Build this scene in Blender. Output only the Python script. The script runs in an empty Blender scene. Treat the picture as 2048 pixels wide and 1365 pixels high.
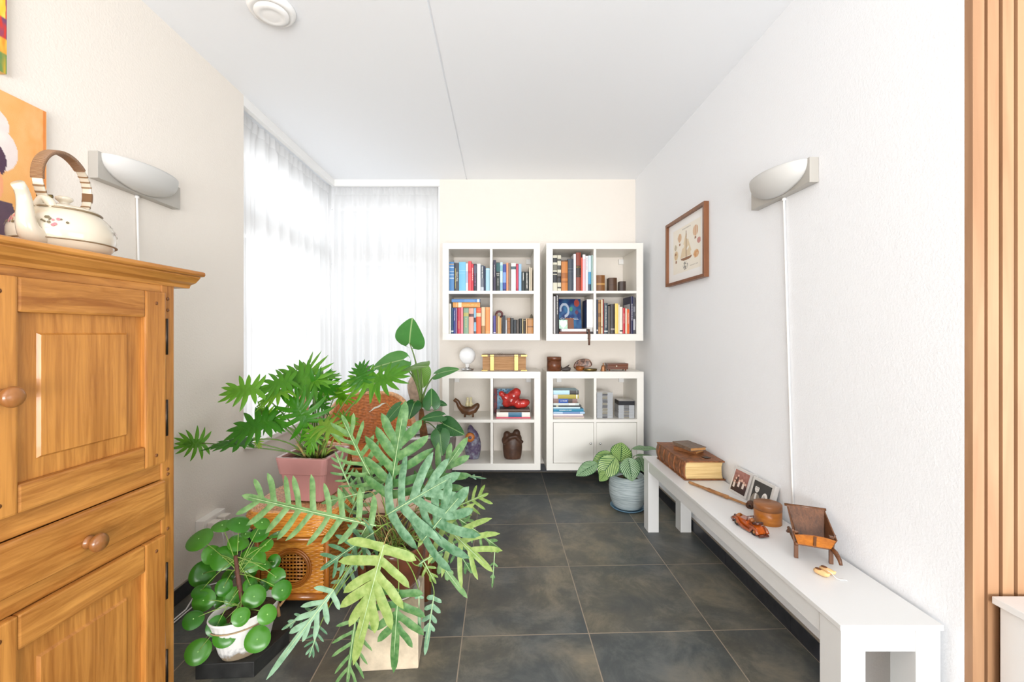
import bpy, bmesh, math, random
from mathutils import Vector, Matrix, noise
R = math.radians
C = bpy.context.scene.collection
sc = bpy.context.scene

# ------------------------------------------------------------------ camera
FPX, VPX, VPY, EYE = 866.0, 1000.0, 667.0, 1.238      # focal length and vanishing point, 2048x1365
cam_d = bpy.data.cameras.new('camera'); cam = bpy.data.objects.new('camera', cam_d); C.objects.link(cam)
cam_d.sensor_width = 36; cam_d.lens = FPX / 2048 * 36
cam_d.shift_x = (1024 - VPX) / 2048; cam_d.shift_y = -(682.5 - VPY) / 2048
cam_d.clip_start = 0.02
cam.location = (0, 0, EYE); cam.rotation_euler = (R(90), 0, 0)
sc.camera = cam

# ------------------------------------------------------------------ world and light
w = bpy.data.worlds.new('world'); sc.world = w; w.use_nodes = True
bg = w.node_tree.nodes['Background']; bg.inputs[0].default_value = (0.93, 0.965, 1.0, 1); bg.inputs[1].default_value = 0.62

def area(name, loc, rot, sx, sy, power, col=(1, 1, 1)):
    d = bpy.data.lights.new(name, 'AREA'); d.shape = 'RECTANGLE'; d.size = sx; d.size_y = sy
    d.energy = power; d.color = col
    o = bpy.data.objects.new(name, d); o.location = loc; o.rotation_euler = [R(a) for a in rot]
    C.objects.link(o); return o
area('fill_behind_camera', (0.8, -5.2, 1.5), (90, 0, 0), 5.0, 2.6, 130, (1.0, 0.995, 0.985))  # added broad fill behind the camera, set far back for even light
area('fill_side', (3.6, -0.8, 0.9), (90, 0, 90), 3.0, 1.6, 46, (1.0, 0.99, 0.975))  # added fill from the right, kept low to brighten the lower left wall
area('daylight_window_left', (-1.95, 3.2, 1.6), (90, 0, -90), 1.4, 2.0, 17, (0.96, 0.98, 1.0))
area('daylight_window_back', (-1.05, 4.35, 1.6), (-90, 0, 0), 1.0, 2.0, 7.5, (0.96, 0.98, 1.0))
area('fill_up_forward', (0.25, -2.3, 0.9), (121, 0, 0), 2.4, 1.2, 150, (0.99, 0.995, 1.0))  # added fill behind the camera, aimed up and forward to lift the ceiling

vs = sc.view_settings
vs.view_transform = 'Standard'; vs.look = 'None'; vs.exposure = 0.2; vs.gamma = 1.0; vs.use_curve_mapping = False
sc.cycles.max_bounces = 10; sc.cycles.diffuse_bounces = 6; sc.cycles.transparent_max_bounces = 16
sc.cycles.sample_clamp_indirect = 6

# ------------------------------------------------------------------ helpers
def P(px, py, Y): return Vector(((px - VPX) / FPX * Y, Y, EYE + (VPY - py) / FPX * Y))
def lin(c):
    c = c.lstrip('#'); r = []
    for i in (0, 2, 4):
        v = int(c[i:i + 2], 16) / 255; r.append(v / 12.92 if v <= .04045 else ((v + .055) / 1.055) ** 2.4)
    return tuple(r)
def lerp(a, b, t): return a + (b - a) * t
def mix3(a, b, t): return tuple(lerp(x, y, t) for x, y in zip(a, b))
def clamp(x, a=0., b=1.): return max(a, min(b, x))
def sm(a, b, x):
    t = clamp((x - a) / (b - a)); return t * t * (3 - 2 * t)

WM = {}
def thing(name, label, cat, loc=(0, 0, 0), rotz=0, group=None):
    o = bpy.data.objects.new(name, None); C.objects.link(o); o.empty_display_size = .05
    o.location = loc; o.rotation_euler = (0, 0, rotz); o['label'] = label; o['category'] = cat
    if group: o['group'] = group
    WM[o] = Matrix.Translation(Vector(loc)) @ Matrix.Rotation(rotz, 4, 'Z')
    return o
def tag(o, label, cat, group=None, kind=None):
    o['label'] = label; o['category'] = cat
    if group: o['group'] = group
    if kind: o['kind'] = kind
    return o

class MB:
    """collects geometry, links it as one mesh object"""
    def __init__(s): s.v = []; s.f = []; s.m = []; s.s = []; s.uv = []; s.c = []
    def add(s, vs_, fs, m=0, smooth=False, uv=None, col=None):
        o = len(s.v); s.v += [Vector(p) for p in vs_]
        s.c += col if col else [(1, 1, 1)] * len(vs_)
        s.uv += uv if uv else [(0, 0)] * len(vs_)
        for f in fs: s.f.append([i + o for i in f]); s.m.append(m); s.s.append(smooth)
        return s
    def obox(s, o, a, b, c, m=0):
        """box from corner o with edge vectors a, b, c"""
        o, a, b, c = Vector(o), Vector(a), Vector(b), Vector(c)
        p = [o, o + a, o + a + b, o + b, o + c, o + a + c, o + a + b + c, o + b + c]
        fs = [(0, 3, 2, 1), (4, 5, 6, 7), (0, 1, 5, 4), (1, 2, 6, 5), (2, 3, 7, 6), (3, 0, 4, 7)]
        if a.cross(b).dot(c) < 0: fs = [f[::-1] for f in fs]
        return s.add(p, fs, m)
    def box(s, x0, x1, y0, y1, z0, z1, m=0):
        return s.obox((x0, y0, z0), (x1 - x0, 0, 0), (0, y1 - y0, 0), (0, 0, z1 - z0), m)
    def tube(s, pts, r, n=8, m=0, cap=True, flat=1.0):
        pts = [Vector(p) for p in pts]; k = len(pts)
        rs = r if isinstance(r, (list, tuple)) else [r] * k
        vs_, fs = [], []; N = None
        for i in range(k):
            t = (pts[min(i + 1, k - 1)] - pts[max(i - 1, 0)])
            t = t.normalized() if t.length > 1e-9 else Vector((0, 0, 1))
            if N is None:
                N = t.orthogonal().normalized()
            else:
                N = (N - t * N.dot(t)); N = N.normalized() if N.length > 1e-6 else t.orthogonal().normalized()
            B = t.cross(N)
            for j in range(n):
                a = 2 * math.pi * j / n
                vs_.append(pts[i] + (N * math.cos(a) + B * math.sin(a) * flat) * rs[i])
        for i in range(k - 1):
            for j in range(n):
                fs.append((i * n + j, i * n + (j + 1) % n, (i + 1) * n + (j + 1) % n, (i + 1) * n + j))
        if cap: fs.append(tuple(range(n - 1, -1, -1))); fs.append(tuple((k - 1) * n + j for j in range(n)))
        return s.add(vs_, fs, m, True)
    def lathe(s, prof, c=(0, 0, 0), n=32, m=0, sx=1, sy=1, rot=0, smooth=True, M=None):
        vs_, fs = [], []; c = Vector(c)
        for (r, z) in prof:
            for j in range(n):
                a = 2 * math.pi * j / n; x, y = r * math.cos(a) * sx, r * math.sin(a) * sy
                p = Vector((x * math.cos(rot) - y * math.sin(rot), x * math.sin(rot) + y * math.cos(rot), z))
                vs_.append(c + (M @ p if M else p))
        for i in range(len(prof) - 1):
            for j in range(n):
                fs.append((i * n + j, i * n + (j + 1) % n, (i + 1) * n + (j + 1) % n, (i + 1) * n + j))
        if prof[0][0] > 1e-5: fs.append(tuple(range(n - 1, -1, -1)))
        if prof[-1][0] > 1e-5: fs.append(tuple((len(prof) - 1) * n + j for j in range(n)))
        return s.add(vs_, fs, m, smooth)
    def ball(s, c, r, m=0, sz=1., n=18): return s.lathe([(r * math.sin(math.pi * i / 12) + (1e-6 if i in (0, 12) else 0), -r * sz * math.cos(math.pi * i / 12)) for i in range(13)], c, n, m)
    def grid(s, fn, nu, nv, m=0, smooth=True, skip=None, colfn=None, wrap=False):
        vs_, fs, uv, col = [], [], [], []
        for j in range(nv + 1):
            for i in range(nu + 1):
                u, v = i / nu, j / nv
                vs_.append(fn(u, v)); uv.append((u, v))
                if colfn: col.append(colfn(u, v))
        for j in range(nv):
            for i in range(nu):
                if skip and skip((i + .5) / nu, (j + .5) / nv): continue
                a = j * (nu + 1) + i; fs.append((a, a + 1, a + nu + 2, a + nu + 1))
        return s.add(vs_, fs, m, smooth, uv, col or None)
    def build(s, name, mats, parent=None, bevel=0, local=False, seg=2, weld=False, solid=0, sub=0, remesh=0):
        me = bpy.data.meshes.new(name)
        vs_ = s.v
        if parent is not None and not local:
            Mi = WM[parent].inverted(); vs_ = [Mi @ p for p in vs_]
        me.from_pydata([tuple(p) for p in vs_], [], s.f)
        for m in (mats if isinstance(mats, (list, tuple)) else [mats]): me.materials.append(m)
        me.polygons.foreach_set('material_index', s.m); me.polygons.foreach_set('use_smooth', s.s)
        if any(u != (0, 0) for u in s.uv):
            l = me.uv_layers.new(name='UVMap')
            l.data.foreach_set('uv', [x for lp in me.loops for x in s.uv[lp.vertex_index]])
        if any(c != (1, 1, 1) for c in s.c):
            a = me.color_attributes.new('Col', 'FLOAT_COLOR', 'POINT')
            a.data.foreach_set('color', [x for c in s.c for x in (*c, 1.0)])
        if weld or bevel:
            bm = bmesh.new(); bm.from_mesh(me)
            if weld: bmesh.ops.remove_doubles(bm, verts=bm.verts, dist=1e-5)
            if bevel:
                ed = [e for e in bm.edges if len(e.link_faces) == 2 and e.calc_face_angle(0) > .6]
                bmesh.ops.bevel(bm, geom=ed, offset=bevel, segments=seg, affect='EDGES', profile=.6, clamp_overlap=True)
            bm.to_mesh(me); bm.free()
        me.validate(); me.update()
        o = bpy.data.objects.new(name, me); C.objects.link(o)
        if parent is not None: o.parent = parent; WM[o] = WM[parent]
        else: WM[o] = Matrix.Identity(4)
        if solid:
            md = o.modifiers.new('thick', 'SOLIDIFY'); md.thickness = solid; md.offset = 0
        if remesh:
            md = o.modifiers.new('blend', 'REMESH'); md.mode = 'VOXEL'; md.voxel_size = remesh; md.use_smooth_shade = True
            md = o.modifiers.new('soften', 'SMOOTH'); md.factor = .5; md.iterations = 8
        if sub:
            md = o.modifiers.new('sub', 'SUBSURF'); md.levels = sub; md.render_levels = sub
        return o
def smooth_all(mb): mb.s = [True] * len(mb.s); return mb
def rootmesh(mb, name, mats, label, cat, group=None, base=None, **k):
    """a thing that is one mesh, with its origin at its base"""
    b = base or Vector((sum(p.x for p in mb.v) / len(mb.v), sum(p.y for p in mb.v) / len(mb.v), min(p.z for p in mb.v)))
    b = Vector(b); mb.v = [p - b for p in mb.v]
    o = mb.build(name, mats, None, **k); o.location = b; WM[o] = Matrix.Translation(b)
    return tag(o, label, cat, group)
def bez(p0, p1, p2, n=10, p3=None):
    p0, p1, p2 = Vector(p0), Vector(p1), Vector(p2); out = []
    for i in range(n + 1):
        t = i / n
        if p3 is None: out.append(p0 * (1 - t) ** 2 + p1 * 2 * t * (1 - t) + p2 * t * t)
        else: out.append(p0 * (1 - t) ** 3 + p1 * 3 * t * (1 - t) ** 2 + p2 * 3 * t * t * (1 - t) + Vector(p3) * t ** 3)
    return out
def text(s, name, o, right, up, h, mat, parent, depth=.0004, align='LEFT', fit=None):
    cu = bpy.data.curves.new('t', 'FONT'); cu.body = s; cu.size = 1.0; cu.extrude = .02; cu.align_x = align
    to = bpy.data.objects.new('t', cu); C.objects.link(to); bpy.context.view_layer.update()
    me = to.to_mesh(); vs_ = [v.co.copy() for v in me.vertices]; fs = [tuple(p.vertices) for p in me.polygons]
    to.to_mesh_clear(); C.objects.unlink(to); bpy.data.objects.remove(to)
    right, up = Vector(right).normalized(), Vector(up).normalized(); nn = right.cross(up)
    wd = max(v.x for v in vs_) - min(v.x for v in vs_); k = h / .72; kx = k
    if fit: kx = fit / wd
    mb = MB(); mb.add([Vector(o) + right * v.x * kx + up * v.y * k + nn * v.z * (depth / .02) for v in vs_], fs)
    return mb.build(name, mat, parent)

# ------------------------------------------------------------------ materials
def nodes(name):
    m = bpy.data.materials.new(name); m.use_nodes = True; t = m.node_tree
    return m, t, t.nodes['Principled BSDF']
def nd(t, kind, **k):
    n = t.nodes.new(kind)
    for a, b in k.items():
        if a in n.inputs: n.inputs[a].default_value = b
        else: setattr(n, a, b)
    return n
_mc = {}
def mat(col, rough=.5, metal=0, bump=0, bscale=60, spec=.5, coat=0, var=0):
    key = (col, rough, metal, bump, bscale, spec, coat, var)
    if key in _mc: return _mc[key]
    m, t, b = nodes('m_' + col.strip('#')); c = lin(col)
    b.inputs['Base Color'].default_value = (*c, 1); b.inputs['Roughness'].default_value = rough
    b.inputs['Metallic'].default_value = metal; b.inputs['Specular IOR Level'].default_value = spec
    b.inputs['Coat Weight'].default_value = coat
    if bump or var:
        tc = nd(t, 'ShaderNodeTexCoord'); n = nd(t, 'ShaderNodeTexNoise', Scale=bscale, Detail=4.0)
        t.links.new(tc.outputs['Object'], n.inputs['Vector'])
        if bump:
            bu = nd(t, 'ShaderNodeBump', Strength=bump, Distance=.004)
            t.links.new(n.outputs['Fac'], bu.inputs['Height']); t.links.new(bu.outputs['Normal'], b.inputs['Normal'])
        if var:
            r = nd(t, 'ShaderNodeValToRGB'); r.color_ramp.elements[0].position = .3; r.color_ramp.elements[1].position = .7
            r.color_ramp.elements[0].color = (*[x * (1 - var) for x in c], 1)
            r.color_ramp.elements[1].color = (*[min(1, x * (1 + var)) for x in c], 1)
            t.links.new(n.outputs['Fac'], r.inputs['Fac']); t.links.new(r.outputs['Color'], b.inputs['Base Color'])
    _mc[key] = m; return m
def wood(name, c1, c2, axis='z', scale=1.0, rough=.42, grain=34, bump=.12, coat=0):
    m, t, b = nodes(name)
    tc = nd(t, 'ShaderNodeTexCoord'); mp = nd(t, 'ShaderNodeMapping')
    s = {'x': (1.6, grain, grain), 'y': (grain, 1.6, grain), 'z': (grain, grain, 1.6)}[axis]
    mp.inputs['Scale'].default_value = [v * scale for v in s]
    t.links.new(tc.outputs['Object'], mp.inputs['Vector'])
    n1 = nd(t, 'ShaderNodeTexNoise', Scale=1.0, Detail=7.0, Roughness=.62, Distortion=.9)
    t.links.new(mp.outputs['Vector'], n1.inputs['Vector'])
    mp2 = nd(t, 'ShaderNodeMapping'); mp2.inputs['Scale'].default_value = [v * scale * .22 for v in s]
    t.links.new(tc.outputs['Object'], mp2.inputs['Vector'])
    n2 = nd(t, 'ShaderNodeTexNoise', Scale=1.0, Detail=3.0); t.links.new(mp2.outputs['Vector'], n2.inputs['Vector'])
    ad = nd(t, 'ShaderNodeMath', operation='ADD'); ml = nd(t, 'ShaderNodeMath', operation='MULTIPLY'); ml.inputs[1].default_value = .5
    t.links.new(n1.outputs['Fac'], ad.inputs[0]); t.links.new(n2.outputs['Fac'], ad.inputs[1]); t.links.new(ad.outputs[0], ml.inputs[0])
    r = nd(t, 'ShaderNodeValToRGB'); r.color_ramp.elements[0].position = .36; r.color_ramp.elements[1].position = .62
    r.color_ramp.elements[0].color = (*lin(c2), 1); r.color_ramp.elements[1].color = (*lin(c1), 1)
    t.links.new(ml.outputs[0], r.inputs['Fac']); t.links.new(r.outputs['Color'], b.inputs['Base Color'])
    b.inputs['Roughness'].default_value = rough; b.inputs['Coat Weight'].default_value = coat
    bu = nd(t, 'ShaderNodeBump', Strength=bump, Distance=.002); t.links.new(n1.outputs['Fac'], bu.inputs['Height'])
    t.links.new(bu.outputs['Normal'], b.inputs['Normal'])
    return m
def colmat(rough=.5, name='painted_picture', bump=0):
    m, t, b = nodes(name); a = nd(t, 'ShaderNodeVertexColor'); a.layer_name = 'Col'
    t.links.new(a.outputs['Color'], b.inputs['Base Color']); b.inputs['Roughness'].default_value = rough
    if bump:
        n = nd(t, 'ShaderNodeTexNoise', Scale=300.0); bu = nd(t, 'ShaderNodeBump', Strength=bump, Distance=.002)
        t.links.new(n.outputs['Fac'], bu.inputs['Height']); t.links.new(bu.outputs['Normal'], b.inputs['Normal'])
    return m
def plaster(name, col, scale=110, strength=.35):
    m, t, b = nodes(name); b.inputs['Base Color'].default_value = (*lin(col), 1); b.inputs['Roughness'].default_value = .9
    b.inputs['Specular IOR Level'].default_value = .2
    tc = nd(t, 'ShaderNodeTexCoord'); n = nd(t, 'ShaderNodeTexNoise', Scale=scale, Detail=3.0, Roughness=.6)
    t.links.new(tc.outputs['Object'], n.inputs['Vector'])
    bu = nd(t, 'ShaderNodeBump', Strength=strength, Distance=.004); t.links.new(n.outputs['Fac'], bu.inputs['Height'])
    t.links.new(bu.outputs['Normal'], b.inputs['Normal']); return m
def leafmat(name, c1, c2, vein=None, transl=.3, rough=.4, stripes=None, mottled=0, ribs=.25):
    m, t, b = nodes(name)
    oi = nd(t, 'ShaderNodeObjectInfo'); tc = nd(t, 'ShaderNodeTexCoord'); uv = nd(t, 'ShaderNodeUVMap')
    n = nd(t, 'ShaderNodeTexNoise', Scale=(45.0 if mottled else 28.0), Detail=3.0); t.links.new(tc.outputs['Object'], n.inputs['Vector'])
    mx = nd(t, 'ShaderNodeMath', operation='MULTIPLY_ADD'); mx.inputs[1].default_value = 1.5 if mottled else .35
    t.links.new(n.outputs['Fac'], mx.inputs[0])
    m2 = nd(t, 'ShaderNodeMath', operation='MULTIPLY_ADD'); m2.inputs[1].default_value = .6; m2.inputs[2].default_value = -.12 if not mottled else -.6
    t.links.new(oi.outputs['Random'], m2.inputs[0]); t.links.new(m2.outputs[0], mx.inputs[2])
    r = nd(t, 'ShaderNodeValToRGB'); r.color_ramp.elements[0].color = (*lin(c1), 1); r.color_ramp.elements[1].color = (*lin(c2), 1)
    r.color_ramp.elements[0].position = .1; r.color_ramp.elements[1].position = .8
    t.links.new(mx.outputs[0], r.inputs['Fac']); col = r.outputs['Color']
    sp = nd(t, 'ShaderNodeSeparateXYZ'); t.links.new(uv.outputs['UV'], sp.inputs[0])
    au = nd(t, 'ShaderNodeMath', operation='SUBTRACT'); au.inputs[1].default_value = .5; t.links.new(sp.outputs['X'], au.inputs[0])
    ab = nd(t, 'ShaderNodeMath', operation='ABSOLUTE'); t.links.new(au.outputs[0], ab.inputs[0])
    def mixc(fac, a, bcol):
        k = nd(t, 'ShaderNodeMix', data_type='RGBA'); t.links.new(fac, k.inputs[0]); t.links.new(a, k.inputs[6]); k.inputs[7].default_value = (*lin(bcol), 1)
        return k.outputs[2]
    if stripes:
        # lateral stripes sweeping from the midrib towards the tip
        k = nd(t, 'ShaderNodeMath', operation='MULTIPLY_ADD'); k.inputs[1].default_value = -.9; t.links.new(ab.outputs[0], k.inputs[0]); t.links.new(sp.outputs['Y'], k.inputs[2])
        s1 = nd(t, 'ShaderNodeMath', operation='MULTIPLY'); s1.inputs[1].default_value = stripes[1]; t.links.new(k.outputs[0], s1.inputs[0])
        s2 = nd(t, 'ShaderNodeMath', operation='SINE'); t.links.new(s1.outputs[0], s2.inputs[0])
        g = nd(t, 'ShaderNodeMath', operation='GREATER_THAN'); g.inputs[1].default_value = .15; t.links.new(s2.outputs[0], g.inputs[0])
        edge = nd(t, 'ShaderNodeMath', operation='GREATER_THAN'); edge.inputs[1].default_value = .455; t.links.new(ab.outputs[0], edge.inputs[0])
        mxx = nd(t, 'ShaderNodeMath', operation='MAXIMUM'); t.links.new(g.outputs[0], mxx.inputs[0]); t.links.new(edge.outputs[0], mxx.inputs[1])
        col = mixc(mxx.outputs[0], col, stripes[0])
    if vein:
        lt = nd(t, 'ShaderNodeMath', operation='LESS_THAN'); lt.inputs[1].default_value = .022; t.links.new(ab.outputs[0], lt.inputs[0])
        col = mixc(lt.outputs[0], col, vein)
    t.links.new(col, b.inputs['Base Color']); b.inputs['Roughness'].default_value = rough
    tr = nd(t, 'ShaderNodeBsdfTranslucent'); t.links.new(col, tr.inputs['Color'])
    ms = nd(t, 'ShaderNodeMixShader'); ms.inputs[0].default_value = transl
    out = t.nodes['Material Output']
    t.links.new(b.outputs[0], ms.inputs[1]); t.links.new(tr.outputs[0], ms.inputs[2]); t.links.new(ms.outputs[0], out.inputs['Surface'])
    wv = nd(t, 'ShaderNodeMath', operation='MULTIPLY_ADD'); wv.inputs[1].default_value = -.7
    t.links.new(ab.outputs[0], wv.inputs[0]); t.links.new(sp.outputs['Y'], wv.inputs[2])
    ws = nd(t, 'ShaderNodeMath', operation='MULTIPLY'); ws.inputs[1].default_value = 75.; t.links.new(wv.outputs[0], ws.inputs[0])
    wn = nd(t, 'ShaderNodeMath', operation='SINE'); t.links.new(ws.outputs[0], wn.inputs[0])
    bu = nd(t, 'ShaderNodeBump', Strength=ribs, Distance=.002); t.links.new(wn.outputs[0], bu.inputs['Height'])
    t.links.new(bu.outputs['Normal'], b.inputs['Normal'])
    return m

WHITE = mat('#efeeec', .35); WHITE_SATIN = mat('#ebeae8', .3); CREAM_LAMINATE = mat('#ece9e2', .32)
BRASS = mat('#77653e', .3, 1); CHROME = mat('#c8c8c8', .15, 1); STEEL = mat('#9a9a98', .35, 1)
PICTURE = colmat(.55); CANVAS = colmat(.7, 'canvas_paint', .3); GLOSSY_PRINT = colmat(.2, 'glossy_print')
PAPER = mat('#eee7d6', .8, var=.06, bscale=200)
SOIL = mat('#4a3524', .95, bump=1, bscale=90, var=.5)

# ------------------------------------------------------------------ room
XL, XR, YB, ZC, YE = -1.48, 1.21, 3.87, 2.614, 1.129
YW, XW, SILL = 2.5, -.54, .60           # where the left and back windows begin, sill height
W_CREAM = plaster('cream_textured_wall', '#ece5dc'); W_WHITE = plaster('white_textured_wall', '#f0f2f5', 130, .3)
W_CEIL = plaster('white_ceiling', '#f1f3f6', 60, .05)
def struct(name, mb, m, label, **k):
    o = mb.build(name, m, None, **k); o['kind'] = 'structure'; o['label'] = label; o['category'] = name.split('_')[0]; return o
def floor_mat():
    m, t, b = nodes('slate_tile_floor')
    tc = nd(t, 'ShaderNodeTexCoord'); sp = nd(t, 'ShaderNodeSeparateXYZ'); t.links.new(tc.outputs['Object'], sp.inputs[0])
    def M(op, a, bb=None, c=None):
        n = nd(t, 'ShaderNodeMath', operation=op)
        for i, x in enumerate((a, bb, c)):
            if x is None: continue
            if isinstance(x, (int, float)): n.inputs[i].default_value = x
            else: t.links.new(x, n.inputs[i])
        return n.outputs[0]
    X, Y = sp.outputs['X'], sp.outputs['Y']
    fx = M('MULTIPLY_ADD', X, 1 / .52, .154 / .52)
    yy = M('MULTIPLY_ADD', X, -.035, Y); fy = M('MULTIPLY_ADD', yy, 1 / .515, (.035 * .35 - 1.784) / .515 + 10)
    fx = M('ADD', fx, 20)
    def edge(f):
        fr = M('FRACT', f); return M('MINIMUM', fr, M('SUBTRACT', 1.0, fr))
    e = M('MINIMUM', edge(fx), edge(fy)); g = M('LESS_THAN', e, .0042)
    cb = nd(t, 'ShaderNodeCombineXYZ'); t.links.new(M('FLOOR', fx), cb.inputs[0]); t.links.new(M('FLOOR', fy), cb.inputs[1])
    wn = nd(t, 'ShaderNodeTexWhiteNoise'); wn.noise_dimensions = '2D'; t.links.new(cb.outputs[0], wn.inputs['Vector'])
    ofs = nd(t, 'ShaderNodeVectorMath', operation='MULTIPLY_ADD'); ofs.inputs[1].default_value = (7, 7, 7)
    t.links.new(wn.outputs['Color'], ofs.inputs[0]); t.links.new(tc.outputs['Object'], ofs.inputs[2])
    n1 = nd(t, 'ShaderNodeTexNoise', Scale=4.6, Detail=11.0, Roughness=.72, Distortion=.4); t.links.new(ofs.outputs[0], n1.inputs['Vector'])
    n2 = nd(t, 'ShaderNodeTexNoise', Scale=2.2, Detail=5.0); t.links.new(ofs.outputs[0], n2.inputs['Vector'])
    r = nd(t, 'ShaderNodeValToRGB'); el = r.color_ramp.elements
    el[0].position = .22; el[0].color = (*lin('#43464b'), 1); el[1].position = .84; el[1].color = (*lin('#a09989'), 1)
    k = el.new(.47); k.color = (*lin('#62645f'), 1); k = el.new(.58); k.color = (*lin('#7b7a71'), 1)
    t.links.new(n1.outputs['Fac'], r.inputs['Fac'])
    r2 = nd(t, 'ShaderNodeValToRGB'); e2 = r2.color_ramp.elements
    e2[0].position = .38; e2[0].color = (*lin('#c4ccd8'), 1); e2[1].position = .62; e2[1].color = (*lin('#fbeedd'), 1)
    t.links.new(n2.outputs['Fac'], r2.inputs['Fac'])
    mu = nd(t, 'ShaderNodeMix', data_type='RGBA', blend_type='MULTIPLY'); mu.inputs[0].default_value = 1
    t.links.new(r.outputs['Color'], mu.inputs[6]); t.links.new(r2.outputs['Color'], mu.inputs[7])
    mg = nd(t, 'ShaderNodeMix', data_type='RGBA'); t.links.new(g, mg.inputs[0]); t.links.new(mu.outputs[2], mg.inputs[6]); mg.inputs[7].default_value = (*lin('#958877'), 1)
    t.links.new(mg.outputs[2], b.inputs['Base Color'])
    rr = M('MULTIPLY_ADD', n1.outputs['Fac'], .3, .28); t.links.new(rr, b.inputs['Roughness'])
    hg = M('MULTIPLY_ADD', M('LESS_THAN', e, .0055), -1.0, M('MULTIPLY', n1.outputs['Fac'], .15))
    bu = nd(t, 'ShaderNodeBump', Strength=.3, Distance=.003); t.links.new(hg, bu.inputs['Height']); t.links.new(bu.outputs['Normal'], b.inputs['Normal'])
    return m
FLOOR = floor_mat()
struct('floor', MB().box(-1.7, 4, -3, 4.1, -.08, 0), FLOOR, 'dark mottled slate tile floor with pale brown grout')
cl = MB(); SX = -.297
cl.box(-1.7, SX - .005, -3, 4.1, ZC, ZC + .1); cl.box(SX + .005, 4, -3, 4.1, ZC, ZC + .1); cl.box(SX - .005, SX + .005, -3, 4.1, ZC + .006, ZC + .1)
struct('ceiling', cl, W_CEIL, 'smooth white ceiling with one long panel seam')
wl = MB(); wl.box(XL - .2, XL, -3, YW, 0, ZC); wl.box(XL - .2, XL, YW, YB, 0, SILL - .03)
struct('wall_left', wl, W_CREAM, 'cream textured left wall ending at the corner window')
wb = MB(); wb.box(XW, XR + .2, YB, YB + .2, 0, ZC); wb.box(XL - .2, XW, YB, YB + .2, 0, SILL - .03)
struct('wall_back', wb, W_CREAM, 'cream back wall behind the white cube shelves')
wr = MB(); wr.box(XR, XR + .2, YE, YB, 0, ZC)
struct('wall_right', wr, W_WHITE, 'white textured right wall above the long bench')
struct('wall_corner', MB().box(XR + .2, 3.2, YE + .02, YE + .2, 0, ZC), W_WHITE, 'white wall carrying the wooden slat panel')
SKIRT = mat('#2d2f35', .4, bump=.2, bscale=25, var=.35); GROUT = mat('#8d8377', .9)
bl = MB(); y = -2.9
while y < YB: bl.box(XL, XL + .012, y, min(y + .513, YB), .004, .072); y += .516
bl.box(XL, XL + .009, -3, YB, 0, .074, 1)
struct('baseboard_left', bl, [SKIRT, GROUT], 'dark tile skirting along the cream left wall')
bb = MB(); x = XL + .05
while x < XR: bb.box(x, min(x + .513, XR), YB - .012, YB, .004, .072); x += .516
bb.box(XL, XR, YB - .009, YB, 0, .074, 1)
struct('baseboard_back', bb, [SKIRT, GROUT], 'dark tile skirting along the back wall under the shelves')
br = MB(); y = 1.784 - .515 * 2
while y < YB: br.box(XR - .014, XR, max(y, YE), min(y + .512, YB), .006, .075); y += .515
br.box(XR - .011, XR, YE, YB, 0, .078, 1)
struct('baseboard_right', br, [SKIRT, GROUT], 'dark tile skirting along the right wall behind the bench')

# windows
FRAME = mat('#e9e9e9', .4)
def pane_mat():
    m, t, b = nodes('window_glass'); tr = nd(t, 'ShaderNodeBsdfTransparent'); gl = nd(t, 'ShaderNodeBsdfGlossy'); gl.inputs['Roughness'].default_value = .02
    ms = nd(t, 'ShaderNodeMixShader'); ms.inputs[0].default_value = .06
    t.links.new(tr.outputs[0], ms.inputs[1]); t.links.new(gl.outputs[0], ms.inputs[2]); t.links.new(ms.outputs[0], t.nodes['Material Output'].inputs['Surface']); return m
PANE = pane_mat()
def window(name, a, b, n, label):
    """frame between plan points a and b, n = outward normal"""
    a, b, n = Vector(a), Vector(b), Vector(n); d = (b - a); L = d.length; d.normalize(); mb = MB()
    def bar(s0, s1, z0, z1, dep=.07): mb.obox(a + d * s0 + Vector((0, 0, z0)), d * (s1 - s0), n * dep, (0, 0, z1 - z0))
    bar(0, .06, SILL, ZC); bar(L - .06, L, SILL, ZC); bar(.06, L - .06, SILL, SILL + .07); bar(.06, L - .06, ZC - .22, ZC)
    bar(.06, L - .06, 1.88, 2.03, .08)
    bar(.06, .1, SILL + .07, 1.88, .05); bar(L - .1, L - .06, SILL + .07, 1.88, .05)
    bar(.1, L - .1, 1.24, 1.29, .048)
    o = struct(name, mb, FRAME, label, bevel=.004)
    p = MB(); p.obox(a + d * .06 + n * .03 + Vector((0, 0, SILL + .07)), d * (L - .12), n * .006, (0, 0, ZC - .29 - SILL))
    p.build('pane', PANE, o)
    return o
w1 = window('window_1', (-1.63, YW, 0), (-1.63, 4.02, 0), (-1, 0, 0), 'tall side window behind the sheer curtain, left of the corner')
w2 = window('window_2', (-1.63, 4.02, 0), (XW, 4.02, 0), (0, 1, 0), 'tall back window behind the sheer curtain, beside the cube shelves')
SILLM = mat('#e6e4e0', .3)
s1 = MB(); s1.box(-1.63, XL + .05, YW + .001, YB - .075, SILL - .03, SILL)
struct('trim_1', s1, SILLM, 'white window sill under the side window', bevel=.004)
s2 = MB(); s2.box(-1.63, XW, YB - .075, 4.02, SILL - .03, SILL)
struct('trim_2', s2, SILLM, 'white window sill under the back window', bevel=.004)
r1 = MB(); r1.box(XL - .03, XL, YW, YB + .02, ZC - .058, ZC); struct('trim_3', r1, WHITE, 'white curtain rail cover along the ceiling above the side window')
r2 = MB(); r2.box(XL, XW, YB, YB + .03, ZC - .058, ZC); struct('trim_4', r2, WHITE, 'white curtain rail cover along the ceiling above the back window')
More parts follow.
